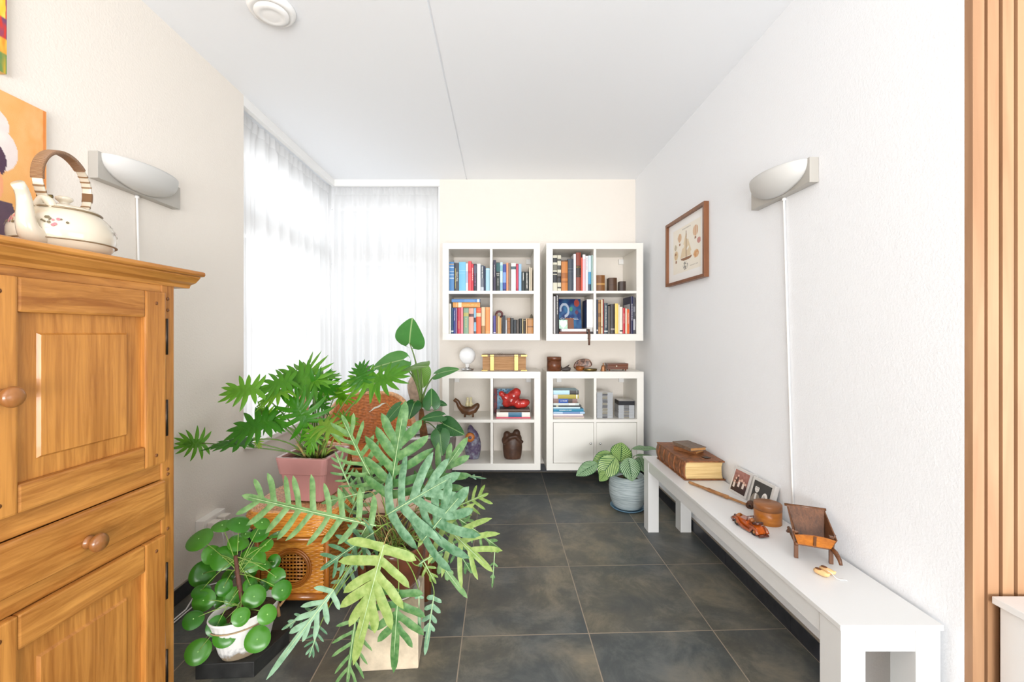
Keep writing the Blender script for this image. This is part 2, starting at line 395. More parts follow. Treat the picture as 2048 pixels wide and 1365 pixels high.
tj = MB(); tj.box(XW - .012, XW, YB + .004, 4.02, SILL, ZC - .06); struct('trim_5', tj, WHITE, 'white jamb where the back window meets the cream wall')

# sheer curtains
def sheer():
    m, t, b = nodes('sheer_curtain'); uv = nd(t, 'ShaderNodeUVMap'); sp = nd(t, 'ShaderNodeSeparateXYZ'); t.links.new(uv.outputs[0], sp.inputs[0])
    g = nd(t, 'ShaderNodeMath', operation='GREATER_THAN'); g.inputs[1].default_value = .966; t.links.new(sp.outputs['Y'], g.inputs[0])
    di = nd(t, 'ShaderNodeBsdfDiffuse'); di.inputs[0].default_value = (.86, .86, .86, 1)
    tr = nd(t, 'ShaderNodeBsdfTranslucent'); tr.inputs[0].default_value = (.9, .9, .9, 1)
    tp = nd(t, 'ShaderNodeBsdfTransparent')
    m1 = nd(t, 'ShaderNodeMixShader'); m1.inputs[0].default_value = .55; t.links.new(di.outputs[0], m1.inputs[1]); t.links.new(tr.outputs[0], m1.inputs[2])
    fa = nd(t, 'ShaderNodeMath', operation='MULTIPLY_ADD'); fa.inputs[1].default_value = -.12; fa.inputs[2].default_value = .2; t.links.new(g.outputs[0], fa.inputs[0])
    m2 = nd(t, 'ShaderNodeMixShader'); t.links.new(fa.outputs[0], m2.inputs[0]); t.links.new(m1.outputs[0], m2.inputs[1]); t.links.new(tp.outputs[0], m2.inputs[2])
    t.links.new(m2.outputs[0], t.nodes['Material Output'].inputs['Surface']); return m
SHEER = sheer()
def curtain(name, a, b, n, z0, z1, seed, label, folds):
    rnd = random.Random(seed); a, b, n = Vector(a), Vector(b), Vector(n); d = b - a
    ph = [rnd.uniform(0, 6.3) for _ in range(6)]
    def fn(u, v):
        x = u * folds
        s = math.sin(2 * math.pi * x + 1.3 * math.sin(2 * math.pi * u * 2.3 + ph[0]) + ph[1]) + .5 * math.sin(4.4 * math.pi * x + ph[2])
        amp = .006 + .024 * (1 - v) ** .6
        top = .007 * math.sin(2 * math.pi * u * folds * 2.6 + ph[3]) * sm(.955, .975, v)
        drift = .012 * (1 - v) * math.sin(2 * math.pi * u * 1.7 + ph[4])
        return a + d * clamp(u + drift * .4) + n * (s * amp * (1 - .6 * sm(.95, .97, v)) + top) + Vector((0, 0, lerp(z0, z1, v)))
    mb = MB(); mb.grid(fn, int(folds * 28), 40)
    return rootmesh(mb, name, SHEER, label, 'curtain')
curtain('sheer_curtain', (-1.545, YW + .01, 0), (-1.545, YB + .03, 0), (1, 0, 0), SILL + .012, ZC - .05, 3, 'white sheer curtain over the side window, receding along the left wall', 8)
curtain('sheer_curtain', (-1.512, 3.935, 0), (XW - .03, 3.935, 0), (0, -1, 0), SILL + .012, ZC - .05, 8, 'white sheer curtain over the back window, next to the cube shelves', 7.5)

# ------------------------------------------------------------------ cube shelves on the back wall
YF = 3.48                                   # front plane of the shelf units
def fx(px, Y=YF): return (px - VPX) / FPX * Y
def fz(py, Y=YF): return EYE + (VPY - py) / FPX * Y
def shelf(label, x0, x1, y0, y1, cx0, cx1, my0, my1, ox0, ox1, oy0, oy1, brackets, doors=False):
    """all edges in photo pixels measured on the front plane"""
    X0, X1, Z1, Z0 = fx(x0), fx(x1), fz(y0), fz(y1)
    t = thing('cube_shelf', label, 'shelf', ((X0 + X1) / 2, (YF + YB) / 2, Z0), 0, 'white cube shelf units on the back wall')
    a, b, c, d = fx(ox0), fx(ox1), fz(oy1), fz(oy0); yb = YB - .002
    m = MB(); m.box(X0, a, YF, yb, c, d); m.box(b, X1, YF, yb, c, d); m.box(X0, X1, YF, yb, d, Z1); m.box(X0, X1, YF, yb, Z0, c)
    m.build('outer_frame', CREAM_LAMINATE, t, bevel=.0015)
    m = MB(); m.box(fx(cx0), fx(cx1), YF + .004, yb, fz(my0), d); m.box(fx(cx0), fx(cx1), YF + .004, yb, c, fz(my1)); m.build('divider', CREAM_LAMINATE, t)
    m = MB(); m.box(a, b, YF + .003, yb, fz(my1), fz(my0)); m.build('middle_shelf', CREAM_LAMINATE, t)
    for (px, py) in brackets:
        m = MB(); X, Z = fx(px, YB - .02), fz(py, YB - .02); m.box(X - .022, X + .022, YB - .022, yb, Z - .022, Z + .022); m.build('wall_bracket', WHITE, t, bevel=.003)
    if doors:
        for (p0, p1, k) in ((1107, 1187.5, 1181), (1193.5, 1273.5, 1200)):
            m = MB(); m.box(fx(p0), fx(p1), YF + .005, YF + .023, c + .003, fz(my1) - .003)
            dr = m.build('door', CREAM_LAMINATE, t, bevel=.0012)
            kz, kx = fz(887), fx(k)
            m = MB(); m.lathe([(.0045, 0), (.004, .008), (.008, .012), (.0085, .018), (.006, .021), (.0001, .022)], (kx, YF + .005, kz), 16, M=Matrix.Rotation(R(90), 3, 'X'))
            m.build('knob', CHROME, dr)
    return t
shelf('white cube shelf upper left on the back wall, filled with books', 885, 1080, 486, 681, 980, 985, 582, 588, 897.5, 1067.5, 498.5, 668, [(913, 526), (1057, 524)])
shelf('white cube shelf upper right on the back wall, holding three box books', 1092.5, 1286.5, 486, 682, 1187.5, 1192.5, 582, 587, 1105.5, 1273, 498.5, 668.5, [(1242.5, 524), (1115, 524)])
shelf('open white cube shelf lower left, holding pottery figures, beside the plants', 884.5, 1081, 744, 941, 981, 986, 840, 846, 898, 1068.5, 757.5, 928, [(914, 760), (1057, 760)])
shelf('white cube shelf lower right, with two closed doors below two open cells', 1093, 1287.5, 744, 941.5, 1188, 1193, 839.5, 845.5, 1106, 1274, 757.5, 927.5, [(1243, 760), (1118, 760)], True)

# ------------------------------------------------------------------ books
COV = lambda c, r=.45: mat(c, r)
INK_W = mat('#f2efe6', .5); INK_K = mat('#1c1b1e', .5); INK_Y = mat('#e6d27a', .5); INK_P = mat('#c07fb4', .5); GILT = mat('#c49a4b', .4, .4)
def book(o, ax, ay, az, t, h, d, cover, label, bands=(), txt=None, group=None, lx=.0018, pages=PAPER, name='book', rough=.45, rnd=.0025, txt2=None):
    """o: spine-front-lower corner, ax thickness direction, ay height direction, az depth direction (into the shelf)"""
    o, ax, ay, az = Vector(o), Vector(ax).normalized(), Vector(ay).normalized(), Vector(az).normalized()
    root = thing(name, label, 'book', o + ax * t / 2 + az * d / 2, 0, group)
    cm = COV(cover, rough); mb = MB(); bw = min(lx, t * .14)
    n = 6; pr = [(t * i / n, -rnd * math.sin(math.pi * i / n)) for i in range(n + 1)]
    outl = pr + [(t, d), (t - bw, d), (t - bw, bw * 1.5), (bw, bw * 1.5), (bw, d), (0, d)]
    k = len(outl); pts = [o + ax * x + az * y for x, y in outl] + [o + ax * x + az * y + ay * h for x, y in outl]
    fs = [(i, (i + 1) % k, k + (i + 1) % k, k + i) for i in range(k)]
    if ax.cross(az).dot(ay) < 0: fs = [f[::-1] for f in fs]
    mb.add(pts, fs)
    # caps of the U outline
    def cap(off, flip):
        q = []
        for i in range(n): q.append((pr[i], pr[i + 1], (pr[i + 1][0], bw * 1.5), (pr[i][0], bw * 1.5)))
        q.append(((0, bw * 1.5), (bw, bw * 1.5), (bw, d), (0, d))); q.append(((t - bw, bw * 1.5), (t, bw * 1.5), (t, d), (t - bw, d)))
        for f in q: mb.add([o + ax * x + az * y + ay * off for x, y in f], [(0, 1, 2, 3)])
    cap(0, 0); cap(h, 1); mats = [cm]
    for (z0, z1, bc) in bands:                                   # printed bands across the spine
        mats.append(COV(bc, rough)); i = len(mats) - 1
        e = .0004; nn = 6
        vs_ = []; f2 = []
        for j in range(nn + 1):
            x = t * j / nn; y = -rnd * math.sin(math.pi * j / nn) - e
            vs_ += [o + ax * x + az * y + ay * h * z0, o + ax * x + az * y + ay * h * z1]
        for j in range(nn): f2.append((2 * j, 2 * j + 2, 2 * j + 3, 2 * j + 1))
        mb.add(vs_, f2, i)
    mb.build('cover', mats, root)
    if pages is not None:
        m = MB(); m.obox(o + ax * bw * 1.02 + az * bw * 1.6 + ay * .003, ax * (t - 2.04 * bw), ay * (h - .006), az * (d - bw * 1.6 - .002)); m.build('pages', pages, root)
    for tx in ([txt] if txt else []) + ([txt2] if txt2 else []):
        s, z0, z1, hh, m_, side = (tx + (0.5,))[:6]                # text runs from z0 to z1 of the height
        out = -az * (rnd + .0009); horizontal = abs(ay.z) < .5
        if s not in ('Geert Mak', '21'):                            # too small to read in the photo: unreadable strokes
            mk = MB(); rn = random.Random(label); a0_, a1_ = min(z0, z1) * h, max(z0, z1) * h; q = a0_; hs = t * hh * .5
            while q < a1_:
                ln = rn.uniform(.5, 1.5) * hs; e_ = min(a1_, q + ln); mk.obox(o + ay * q + ax * (t * side - hs * .5) + out, ay * (e_ - q), ax * hs * rn.uniform(.7, 1), az * .0006); q = e_ + hs * rn.choice([.25, .25, .7])
            mk.build('title', m_, root); continue
        if horizontal: text(s, 'title', o + ay * h * z0 + ax * t * (side - hh / 2) + out, ay, ax, t * hh, m_, root, fit=None)
        else: text(s, 'title', o + ay * h * z0 + ax * (t * (side - hh / 2)) + out, (ay if z1 > z0 else -ay), (-ax if z1 > z0 else ax) if z1 > z0 else ax, t * hh, m_, root)
    return root
XA, YA, ZA = Vector((1, 0, 0)), Vector((0, 1, 0)), Vector((0, 0, 1))
CELLS = [(fx(a) + .0004, fx(b) - .0004) for a, b in ((897.5, 980), (986, 1067.5), (1106, 1187.5), (1193, 1273))]
def inside(a, b):
    m = (a + b) / 2
    for c0, c1 in CELLS:
        if c0 - .02 < m < c1 + .02: return max(a, c0), min(b, c1)
    return a, b
def row(cell, base_px, base_y, ox, oy, k, items, group, inset=.045):
    zb = fz(base_y) + .0004
    for it in items:
        (x0, x1, top, col, label), opt = it[:5], (it[5] if len(it) > 5 else {})
        ins = opt.pop('inset', inset); Y = YF + ins; dd = opt.pop('d', .17)
        X0, X1 = fx(ox + x0 / k, Y), fx(ox + x1 / k, Y); zt = fz(oy + top / k, Y); X0, X1 = inside(X0, X1)
        book((X0 + .0004, Y, zb), XA, ZA, YA, X1 - X0 - .0008, zt - zb, min(dd, YB - Y - .03), col, label, group=group, **opt)
K = 10.24
def T(s, z0, z1, h, m=INK_W, side=.5): return (s, z0, z1, h, m, side)
row('a', 0, 582, 880, 490, K, [
    (187, 287, 350, '#4f86bd', 'blue book with pale bars on its spine, first in the upper left shelf', dict(bands=[(.9, .93, '#c9a57c'), (.8, .83, '#c8d9ea'), (.66, .68, '#c8d9ea'), (.55, .57, '#c8d9ea'), (.43, .46, '#c8d9ea')])),
    (290, 387, 370, '#3f444e', 'charcoal grey book with white and yellow title, next to the blue barred book', dict(txt=T('Geert Mak', .68, .2, .34, INK_W, .66), txt2=T('Gouden wandelingen', .82, .1, .26, INK_Y, .3))),
    (389, 529, 352, '#79bfe2', 'wide sky blue book between the charcoal book and a white one', dict(bands=[(.7, .705, '#c9e6f4'), (.62, .625, '#c9e6f4')])),
    (531, 575, 380, '#e9edf0', 'thin white book with a pale violet photo band, left of the red book', dict(bands=[(.3, .72, '#b9c3dd')])),
    (577, 645, 335, '#e0525a', 'tall red book, the tallest in the first row of the upper left shelf', dict(bands=[(.6, .68, '#cf3f49')])),
    (646, 688, 390, '#d94854', 'thin red book with white lettering, right of the tall red book', dict(txt=T('De vlucht', .85, .4, .6), inset=.05)),
    (690, 750, 390, '#3a3845', 'dark book with pink lettering, right of the thin red book', dict(txt=T('VAN DEN DAM', .65, .2, .55, INK_P), bands=[(.66, .95, '#5d5e72')])),
    (757, 832, 388, '#e4e8ea', 'plain white book between two dark books in the first row', {}),
    (834, 897, 420, '#56606f', 'grey photo covered book with a lighter foot, right of the plain white book', dict(bands=[(.0, .16, '#c6ccd6'), (.16, .5, '#747b87')], txt=T('MANDELA', .95, .5, .5))),
    (899, 930, 440, '#36415c', 'thin navy book before the pale blue one at the right of the cell', {}),
    (936, 1023, 480, '#a9d2e2', 'short pale blue book at the right end of the first row', dict(bands=[(.93, .96, '#d9ecf2')])),
], 'books in the top left cell of the upper left shelf')
row('b', 0, 582, 880, 490, K, [
    (1078, 1146, 312, '#443f55', 'tall dark purple book leading the top right cell of the left shelf', dict(txt=T('de grote stilte', .85, .45, .3))),
    (1150, 1226, 362, '#26302f', 'black book with teal top and a large white number on its spine', dict(bands=[(.68, .98, '#2d5f63')], txt=T('21', .64, .5, .72), txt2=T('lessen', .45, .2, .3))),
    (1228, 1285, 360, '#c9e3ee', 'white and light blue mottled book beside the book with the number', dict(bands=[(0, .3, '#8fb9d3'), (.7, .9, '#8cc4d0')])),
    (1288, 1355, 400, '#3c4d9f', 'blue violet book with pale flames on its spine', dict(bands=[(.32, .7, '#7fa4dd'), (.0, .08, '#27306c')])),
    (1358, 1400, 368, '#f0a27c', 'thin peach orange book left of the grey brown one', {}),
    (1402, 1450, 372, '#8b7a70', 'thin grey brown book left of the wide white one', {}),
    (1455, 1553, 375, '#e9e8e3', 'wide white book with a dark round mark high on its spine', dict(bands=[(.78, .88, '#4d6570')])),
    (1558, 1606, 390, '#b2304a', 'thin crimson book right of the wide white one', dict(bands=[(.1, .95, '#c94861')])),
    (1609, 1668, 390, '#9bc2e0', 'light blue book before the two short black books', {}),
    (1672, 1740, 550, '#22302f', 'short black book with white lettering, left one of two', dict(txt=T('EUROPA', .95, .55, .5))),
    (1742, 1822, 553, '#1f2827', 'short black book with white lettering, right one of two', dict(txt=T('IN DE WERELD', .95, .15, .48))),
    (1824, 1852, 450, '#dfd6c4', 'cream book near the right end of the top right cell', {}),
    (1854, 1890, 472, '#cfc2ac', 'beige book closing the right end of the top right cell', {}),
], 'books in the top right cell of the upper left shelf')
row('c', 0, 668, 880, 580, K, [
    (190, 226, 285, '#e8e9e0', 'pale white book standing at the left edge of the bottom left cell', {}),
    (230, 276, 370, '#274f6e', 'teal blue book with a white dot, second in the bottom left cell', dict(bands=[(.07, .12, '#dfe9ef')])),
    (278, 317, 370, '#3f4b93', 'indigo book with white lettering beneath the stacked blue book', dict(txt=T('de avond', .9, .5, .5))),
    (319, 350, 372, '#9b84a3', 'thin mauve book left of the crimson one', {}),
    (355, 424, 370, '#bf2f4b', 'crimson book left of the pink red one in the bottom left cell', dict(txt=T('het huis', .5, .2, .28, INK_Y))),
    (426, 474, 356, '#e0707f', 'slim pink red book left of the sage green one', dict(bands=[(0, 1, '#e88a96')])),
    (480, 588, 375, '#7fa086', 'wide sage green book with a gold emblem near its top', dict(bands=[(.88, .885, '#d8ddc6'), (.68, .82, '#b3ac62')], txt=T('brieven', .62, .25, .3, INK_Y))),
    (590, 690, 375, '#eea795', 'salmon pink book with a small dark picture on its spine', dict(bands=[(.66, .78, '#5d4146')])),
    (693, 741, 375, '#8fc0da', 'light blue book with a dark picture band, left of the orange red one', dict(bands=[(.45, .63, '#4a3f4c'), (0, .1, '#5a5b66')])),
    (743, 840, 370, '#ee5a2c', 'bright orange red book with a cream emblem on its spine', dict(bands=[(.66, .8, '#f3c7a0'), (.88, .885, '#f6d9bd')])),
    (848, 925, 355, '#e8c9a4', 'cream book fading to brown, left of the last orange one', dict(bands=[(0, .3, '#a47c4c')])),
    (931, 1030, 355, '#f0a262', 'light orange book at the right end of the bottom left cell', dict(bands=[(.1, .9, '#ee9550')])),
], 'books in the bottom left cell of the upper left shelf')
def flat(px0, px1, pyt, pyb, col, label, group, ox, oy, k, depth=.15, inset=.05, zb=None, dz=0., **kw):
    """a book lying flat, spine to the front"""
    Y = YF + inset; X0, X1 = inside(fx(ox + px0 / k, Y), fx(ox + px1 / k, Y))
    z1 = fz(oy + pyt / k, Y) + dz; z0 = zb
    book((X0, Y, z0), ZA, XA, YA, z1 - z0, X1 - X0, depth, col, label, group=group, **kw); return z1
zt = fz(580 + 362 / K, YF + .045) + .0006
zt = flat(265, 820, 258, 0, '#dd9a4b', 'tan orange book lying on top of the upright row, beneath the blue one', 'books lying flat on the upright row', 880, 580, K, .12, .055, zt, bands=[(.2, .32, '#f1e6c9'), (.13, .14, '#f1e6c9')], txt=T('Verzamelde reizen', .36, .9, .4, INK_Y))
flat(240, 820, 190, 0, '#5b8cc9', 'blue book lying topmost over the bottom left cell of the left shelf', 'books lying flat on the upright row', 880, 580, K, .12, .05, zt + .0006, bands=[(.9, .97, '#d8e6f4'), (.45, .82, '#6d9ad2')])
row('d', 0, 668, 880, 580, K, [
    (1092, 1142, 530, '#57509a', 'purple book at the left of the cell with old small books', dict(bands=[(.04, .08, '#ddd9ee')])),
    (1145, 1187, 500, '#8e6a47', 'brown book right of the purple one in the small old book cell', {}),
    (1189, 1221, 540, '#e5cf96', 'thin cream yellow book in the small old book cell', {}),
    (1223, 1254, 570, '#d6a468', 'thin tan book right of the cream yellow one', {}),
    (1280, 1338, 525, '#2b3341', 'dark navy old book under the reading glasses', {}),
    (1340, 1375, 620, '#b9bcc0', 'short silver grey booklet beside the brown leather book', {}),
    (1378, 1438, 572, '#9a6235', 'brown leather old book with a rounded spine', dict(bands=[(.75, .77, '#6d4020'), (.3, .32, '#6d4020')])),
    (1441, 1508, 575, '#2a2f33', 'black old book right of the brown leather one', {}),
    (1510, 1564, 612, '#353a40', 'charcoal old book in the middle of the small old book cell', {}),
    (1566, 1621, 612, '#544b45', 'grey brown old book right of the charcoal one', {}),
    (1624, 1680, 590, '#23282b', 'black old book left of a thin cream one', {}),
    (1683, 1705, 600, '#dccb9c', 'very thin cream book between two black old books', {}),
    (1708, 1755, 600, '#2c2723', 'thin black brown old book right of the very thin cream one', dict(bands=[(.9, .94, '#c5b694')])),
    (1758, 1786, 590, '#e3bd94', 'thin pinkish cream book left of the wide tan one', {}),
    (1790, 1908, 588, '#b98248', 'wide tan old book with a dark star at the right end of the cell', dict(bands=[(.42, .5, '#7c5125'), (.92, .95, '#8c6230')])),
], 'small old books in the bottom right cell of the upper left shelf')
row('e', 0, 582, 1090, 490, K, [
    (162, 250, 215, '#d8d4c0', 'black and white patterned book, left one of a pair', dict(bands=[(.8, .93, '#3a3a3a'), (.58, .74, '#777567'), (.48, .54, '#2b2b2e'), (.24, .46, '#2b2b30')])),
    (254, 330, 215, '#d6d2be', 'black and white patterned book, right one of a pair', dict(bands=[(.84, .9, '#55554f'), (.6, .72, '#4b4a45'), (.36, .52, '#6d675f'), (.24, .42, '#363438'), (.08, .12, '#43423e')])),
    (335, 464, 320, '#c9803f', 'thick orange tan old book with dark ornaments on its spine', dict(bands=[(.42, .6, '#a8642d'), (.27, .34, '#a8642d'), (.96, 1, '#6b4524')], rnd=.005)),
    (468, 580, 295, '#424a56', 'thick slate grey book right of the orange tan one', dict(bands=[(.7, .71, '#6d7580'), (.6, .61, '#6d7580')], rnd=.005)),
    (584, 634, 185, '#e6e5ea', 'tall white book left of the red brown leather one', {}),
    (637, 736, 158, '#8d3f2c', 'tall red brown leather book with a dark label', dict(bands=[(.36, .66, '#3c2f2a'), (.6, .64, '#c9a25c'), (.4, .41, '#c9a25c')], rnd=.004)),
    (739, 768, 262, '#e8604a', 'thin coral red book right of the leather one', {}),
    (770, 829, 200, '#f0c4cc', 'pale pink book with a white head', dict(bands=[(.88, 1, '#f3eef0')])),
    (833, 881, 225, '#f0eef2', 'white book with small grey lettering right of the pale pink one', dict(txt=T('een lichte dag', .95, .6, .4, mat('#7d7d88', .5)))),
    (885, 944, 220, '#cfe0ea', 'white book with a blue lower half', dict(bands=[(.2, .54, '#4f97c2'), (0, .2, '#32495f')])),
    (950, 998, 215, '#bfe0da', 'mint green book at the right end of its cell', {}),
], 'books in the top left cell of the upper right shelf')
row('f', 0, 582, 1090, 490, K, [
    (1052, 1226, 622, '#80501f', 'brown wooden box book standing up, tallest of three', dict(d=.08, bands=[(.4, .52, '#b98a4a')], rnd=.008)),
    (1306, 1474, 676, '#4f331d', 'dark brown box book with carved lines, middle one of three', dict(d=.07, bands=[(.48, .5, '#2f1d10')], rnd=.008)),
    (1528, 1656, 750, '#3f3029', 'smallest blackish brown box book of three, at the right', dict(d=.06, rnd=.006)),
], 'small wooden box books in the upper right shelf', inset=.09)
row('g', 0, 668, 1090, 580, K, [
    (176, 214, 135, '#d9d6d6', 'grey white book at the left edge of the cell with the blue art book', dict(d=.2, inset=.04)),
    (219, 284, 100, '#26242c', 'tall black book with white lettering left of the blue art book', dict(d=.2, inset=.035, txt=T('PICASSO IN', .98, .5, .4))),
], 'books in the bottom left cell of the upper right shelf')
# flat books under the blue art book
zg = fz(668.5) + .0006
zg = flat(290, 850, 858, 0, '#7c4a3c', 'red brown book lying flat, lowest under the blue art book', 'books lying flat under the blue art book', 1090, 580, K, .2, .03, zg)
zg = flat(310, 845, 800, 0, '#e6e3e4', 'white book lying flat beneath the blue art book', 'books lying flat under the blue art book', 1090, 580, K, .19, .035, zg + .0006, bands=[(.0, .05, '#5b5b66')])
def art(u, v):
    c = lin('#1d3a75'); n = noise.noise(Vector((u * 5, v * 6, 1))); c = mix3(c, lin('#3f7fae'), clamp(.35 + n)); c = mix3(c, lin('#16224c'), sm(.55, 1, v) * .6)
    du, dv = u - .26, v - .62; r = math.hypot(du * 1.1, dv)
    if abs(r - .2) < .045 and not (dv < -.05 and du < 0): c = lin('#b9c4d4')
    if math.hypot(u - .82, v - .86) < .12: c = lin('#a5483c')
    if math.hypot((u - .56) * 1.2, v - .66) < .08: c = lin('#4f9a72')
    if math.hypot(u - .8, v - .55) < .07: c = lin('#6b3a55')
    return c
Yc = YF + .13; x0, x1 = fx(1090 + 292 / K, Yc), fx(1090 + 752 / K, Yc); x0 = max(x0, fx(1106) + .046); z1 = fz(580 + 178 / K, Yc); z0 = zg + .0006
t = thing('book', 'large blue abstract art book facing out with white capitals on its cover', 'book', ((x0 + x1) / 2, Yc + .012, z0))
lean = .06
mb = MB(); mb.obox((x0, Yc, z0), (x1 - x0, 0, 0), (0, lean, z1 - z0), (0, .03, 0)); mb.build('pages', PAPER, t, bevel=.001)
mb = MB(); mb.grid(lambda u, v: Vector((lerp(x0, x1, u), Yc - .0015 + lean * v, lerp(z0, z1, v))), 60, 60, colfn=art, smooth=False); mb.build('cover', GLOSSY_PRINT, t, solid=.002)
text('CHAGALL', 'title', (lerp(x0, x1, .06), Yc - .006 + lean * .3, lerp(z0, z1, .31)), (1, 0, 0), (0, lean, z1 - z0), .016, INK_W, t, fit=(x1 - x0) * .8)
def cardthing(px0, px1, pyt, Y, zb, col, label, heart=False):
    X0, X1, zt_ = fx(px0, Y), fx(px1, Y), fz(pyt, Y)
    mb = MB()
    if heart:
        def cf(u, v):
            a, b = (u - .5) * 2.6, (v - .45) * 2.6
            hv = (a * a + b * b - 1) ** 3 - a * a * b ** 3
            base = mix3(lin('#9fd3b6'), lin('#d5efe2'), clamp(.5 + noise.noise(Vector((u * 12, v * 12, 0)))))
            return lin('#f3f6f0') if hv < 0 else base
        mb.grid(lambda u, v: Vector((lerp(X0, X1, u), Y + .012 * v, lerp(zb, zt_, v))), 40, 40, colfn=cf, smooth=False)
        return rootmesh(mb, 'greeting_card', PICTURE, label, 'card', solid=.002)
    mb.obox((X0, Y, zb), (X1 - X0, 0, 0), (0, .02, zt_ - zb), (0, .003, 0))
    return rootmesh(mb, 'greeting_card', mat(col, .7), label, 'card')
cardthing(1090 + 290 / K, 1090 + 463 / K, 580 + 612 / K, YF + .06, zg + .0006, '', 'small mint green card with a white heart before the blue art book', True)
cardthing(1090 + 420 / K, 1090 + 592 / K, 580 + 575 / K, YF + .09, zg + .0006, '#8d5f4a', 'plain brown card leaning on the blue art book')
# slip-cased book turned towards the left
X1b = min(fx(1090 + 992 / K, YF + .03), fx(1187.5) - .001); X0b = fx(1090 + 858 / K, YF + .03); zt = fz(580 + 195 / K, YF + .03)
t = thing('book', 'white slip cased book with a dark blue side beside the blue art book', 'book', ((X0b + X1b) / 2, YF + .13, fz(668.5)))
zz = fz(668.5) + .052
mb = MB(); mb.box(X0b, X1b, YF + .03, YF + .036, zz, zt); mb.box(X0b, X1b, YF + .036, YF + .2, zt - .004, zt); mb.box(X1b - .004, X1b, YF + .036, YF + .2, zz, zt - .004); mb.build('slip_case', WHITE, t, bevel=.0008)
mb = MB(); mb.box(X0b - .003, X1b - .005, YF + .037, YF + .2, zz, zt - .005); mb.build('cover', COV('#22355c'), t)
zl = fz(668.5) + .0006
flat(862, 985, 862, 0, '#3b3436', 'dark flat booklet under the white slip cased book', 'books lying flat under the slip cased book', 1090, 580, K, .17, .02, zl + .022 + .0006 if False else zl)
mb = MB(); mb.box(X0b + .002, X1b, YF + .04, YF + .2, fz(580 + 862 / K, YF + .02) + .0006, zz - .0006); rootmesh(mb, 'box', mat('#d8d6d4', .5), 'low white box lifting the slip cased book', 'box', bevel=.002)
# carved stick hanging over the shelf edge
mb = MB(); xs = fx(1178, YF - .008)
mb.tube([(xs, YF + .06, fz(668.5) + .034), (xs, YF - .004, fz(668.5) + .033), (xs + .001, YF - .012, fz(672)), (xs + .001, YF - .013, fz(679)), (xs, YF - .012, fz(691))], [.008, .009, .0105, .009, .0075], 10)
mb.lathe([(.0112, 0), (.0112, .006)], (xs, YF - .0125, fz(678)), 12)
rootmesh(mb, 'carved_stick', wood('dark_carved_wood', '#6b4a3a', '#3a251c', 'z'), 'dark carved wooden stick hanging over the front edge of the upper right shelf', 'ornament')
row('h', 0, 668, 1090, 580, K, [
    (1056, 1085, 200, '#3a4258', 'thin slate navy book first in the bottom right cell of the right shelf', dict(bands=[(.08, .12, '#dedede')])),
    (1088, 1144, 215, '#a9773f', 'tan patterned book left of the tall cream one', dict(bands=[(.5, .62, '#7b5227'), (.2, .35, '#86602f'), (.9, .95, '#7b5227')])),
    (1148, 1184, 203, '#ead9b9', 'tall cream book with a dark dot low on its spine', dict(bands=[(.19, .21, '#3b332a')])),
    (1186, 1208, 192, '#8d2d2c', 'thin dark red book right of the tall cream one', {}),
    (1212, 1285, 272, '#3c4a55', 'slate blue book with white lettering in the bottom right cell', dict(txt=T('PICASSO EN NU', .92, .2, .36), bands=[(.06, .1, '#cfd6d6')])),
    (1290, 1338, 330, '#5c5650', 'grey brown book right of the slate blue one', {}),
    (1345, 1430, 295, '#2a2526', 'dark blackish book left of the yellow one', dict(bands=[(.12, .18, '#8d8681')])),
    (1433, 1500, 282, '#efcf6e', 'yellow book standing between black and cream books', {}),
    (1502, 1530, 303, '#ece5d3', 'thin cream book just right of the yellow one', {}),
    (1532, 1588, 348, '#e9e3d6', 'shorter cream book with a dark emblem low on its spine', dict(bands=[(.08, .13, '#3f3a36')])),
    (1592, 1642, 372, '#c22f36', 'red book with pale lettering right of the cream ones', dict(txt=T('rood', .8, .4, .4))),
    (1645, 1680, 382, '#ecdcc2', 'thin cream book between the red and the orange one', {}),
    (1683, 1727, 397, '#ef6a2c', 'orange book with white lettering near the navy one', dict(txt=T('licht', .85, .4, .4))),
    (1729, 1737, 292, '#dfe3e8', 'very thin white book between the orange and the navy one', {}),
    (1757, 1805, 135, '#28294f', 'tall navy book with white lettering and a deep dark cover', dict(inset=.02, d=.22, txt=T('VROUWEN', .8, .35, .5))),
    (1808, 1848, 155, '#4a4952', 'black and grey photo book right of the tall navy one', dict(inset=.02, d=.22, bands=[(.1, .4, '#b9b9c0'), (.6, .75, '#85858d')])),
    (1851, 1871, 165, '#37343f', 'dark photo book at the right end of the bottom right cell', dict(inset=.02, d=.22, bands=[(.2, .34, '#a7a4ae'), (.5, .56, '#d9d5dc')])),
], 'books in the bottom right cell of the upper right shelf')
# ornaments behind the small old books
Yo = YF + .245
mb = MB(); cx_, cz_ = fx(880 + 1212 / K, Yo), fz(580 + 505 / K, Yo)
mb.tube([(cx_ + .026 * math.cos(a), Yo, cz_ + .026 * math.sin(a)) for a in [2 * math.pi * i / 24 for i in range(25)]], .009, 8, cap=False)
mb.lathe([(.018, fz(668) + .001 - cz_), (.012, -.06), (.009, -.03)], (cx_, Yo, cz_), 12)
rootmesh(mb, 'ring_ornament', mat('#6d2f33', .35), 'maroon ring shaped ornament standing behind the small old books', 'ornament')
mb = MB(); px_, pz_ = fx(880 + 1872 / K, YF + .1), fz(580 + 588 / K, YF + .1) + .001
mb.lathe([(.018, 0), (.016, .006), (.0045, .034), (.0001, .036)], (px_, YF + .1, pz_), 4, smooth=False)
rootmesh(mb, 'pyramid_ornament', mat('#7a7466', .4, .3), 'tiny grey pyramid ornament on top of the wide tan old book', 'ornament')
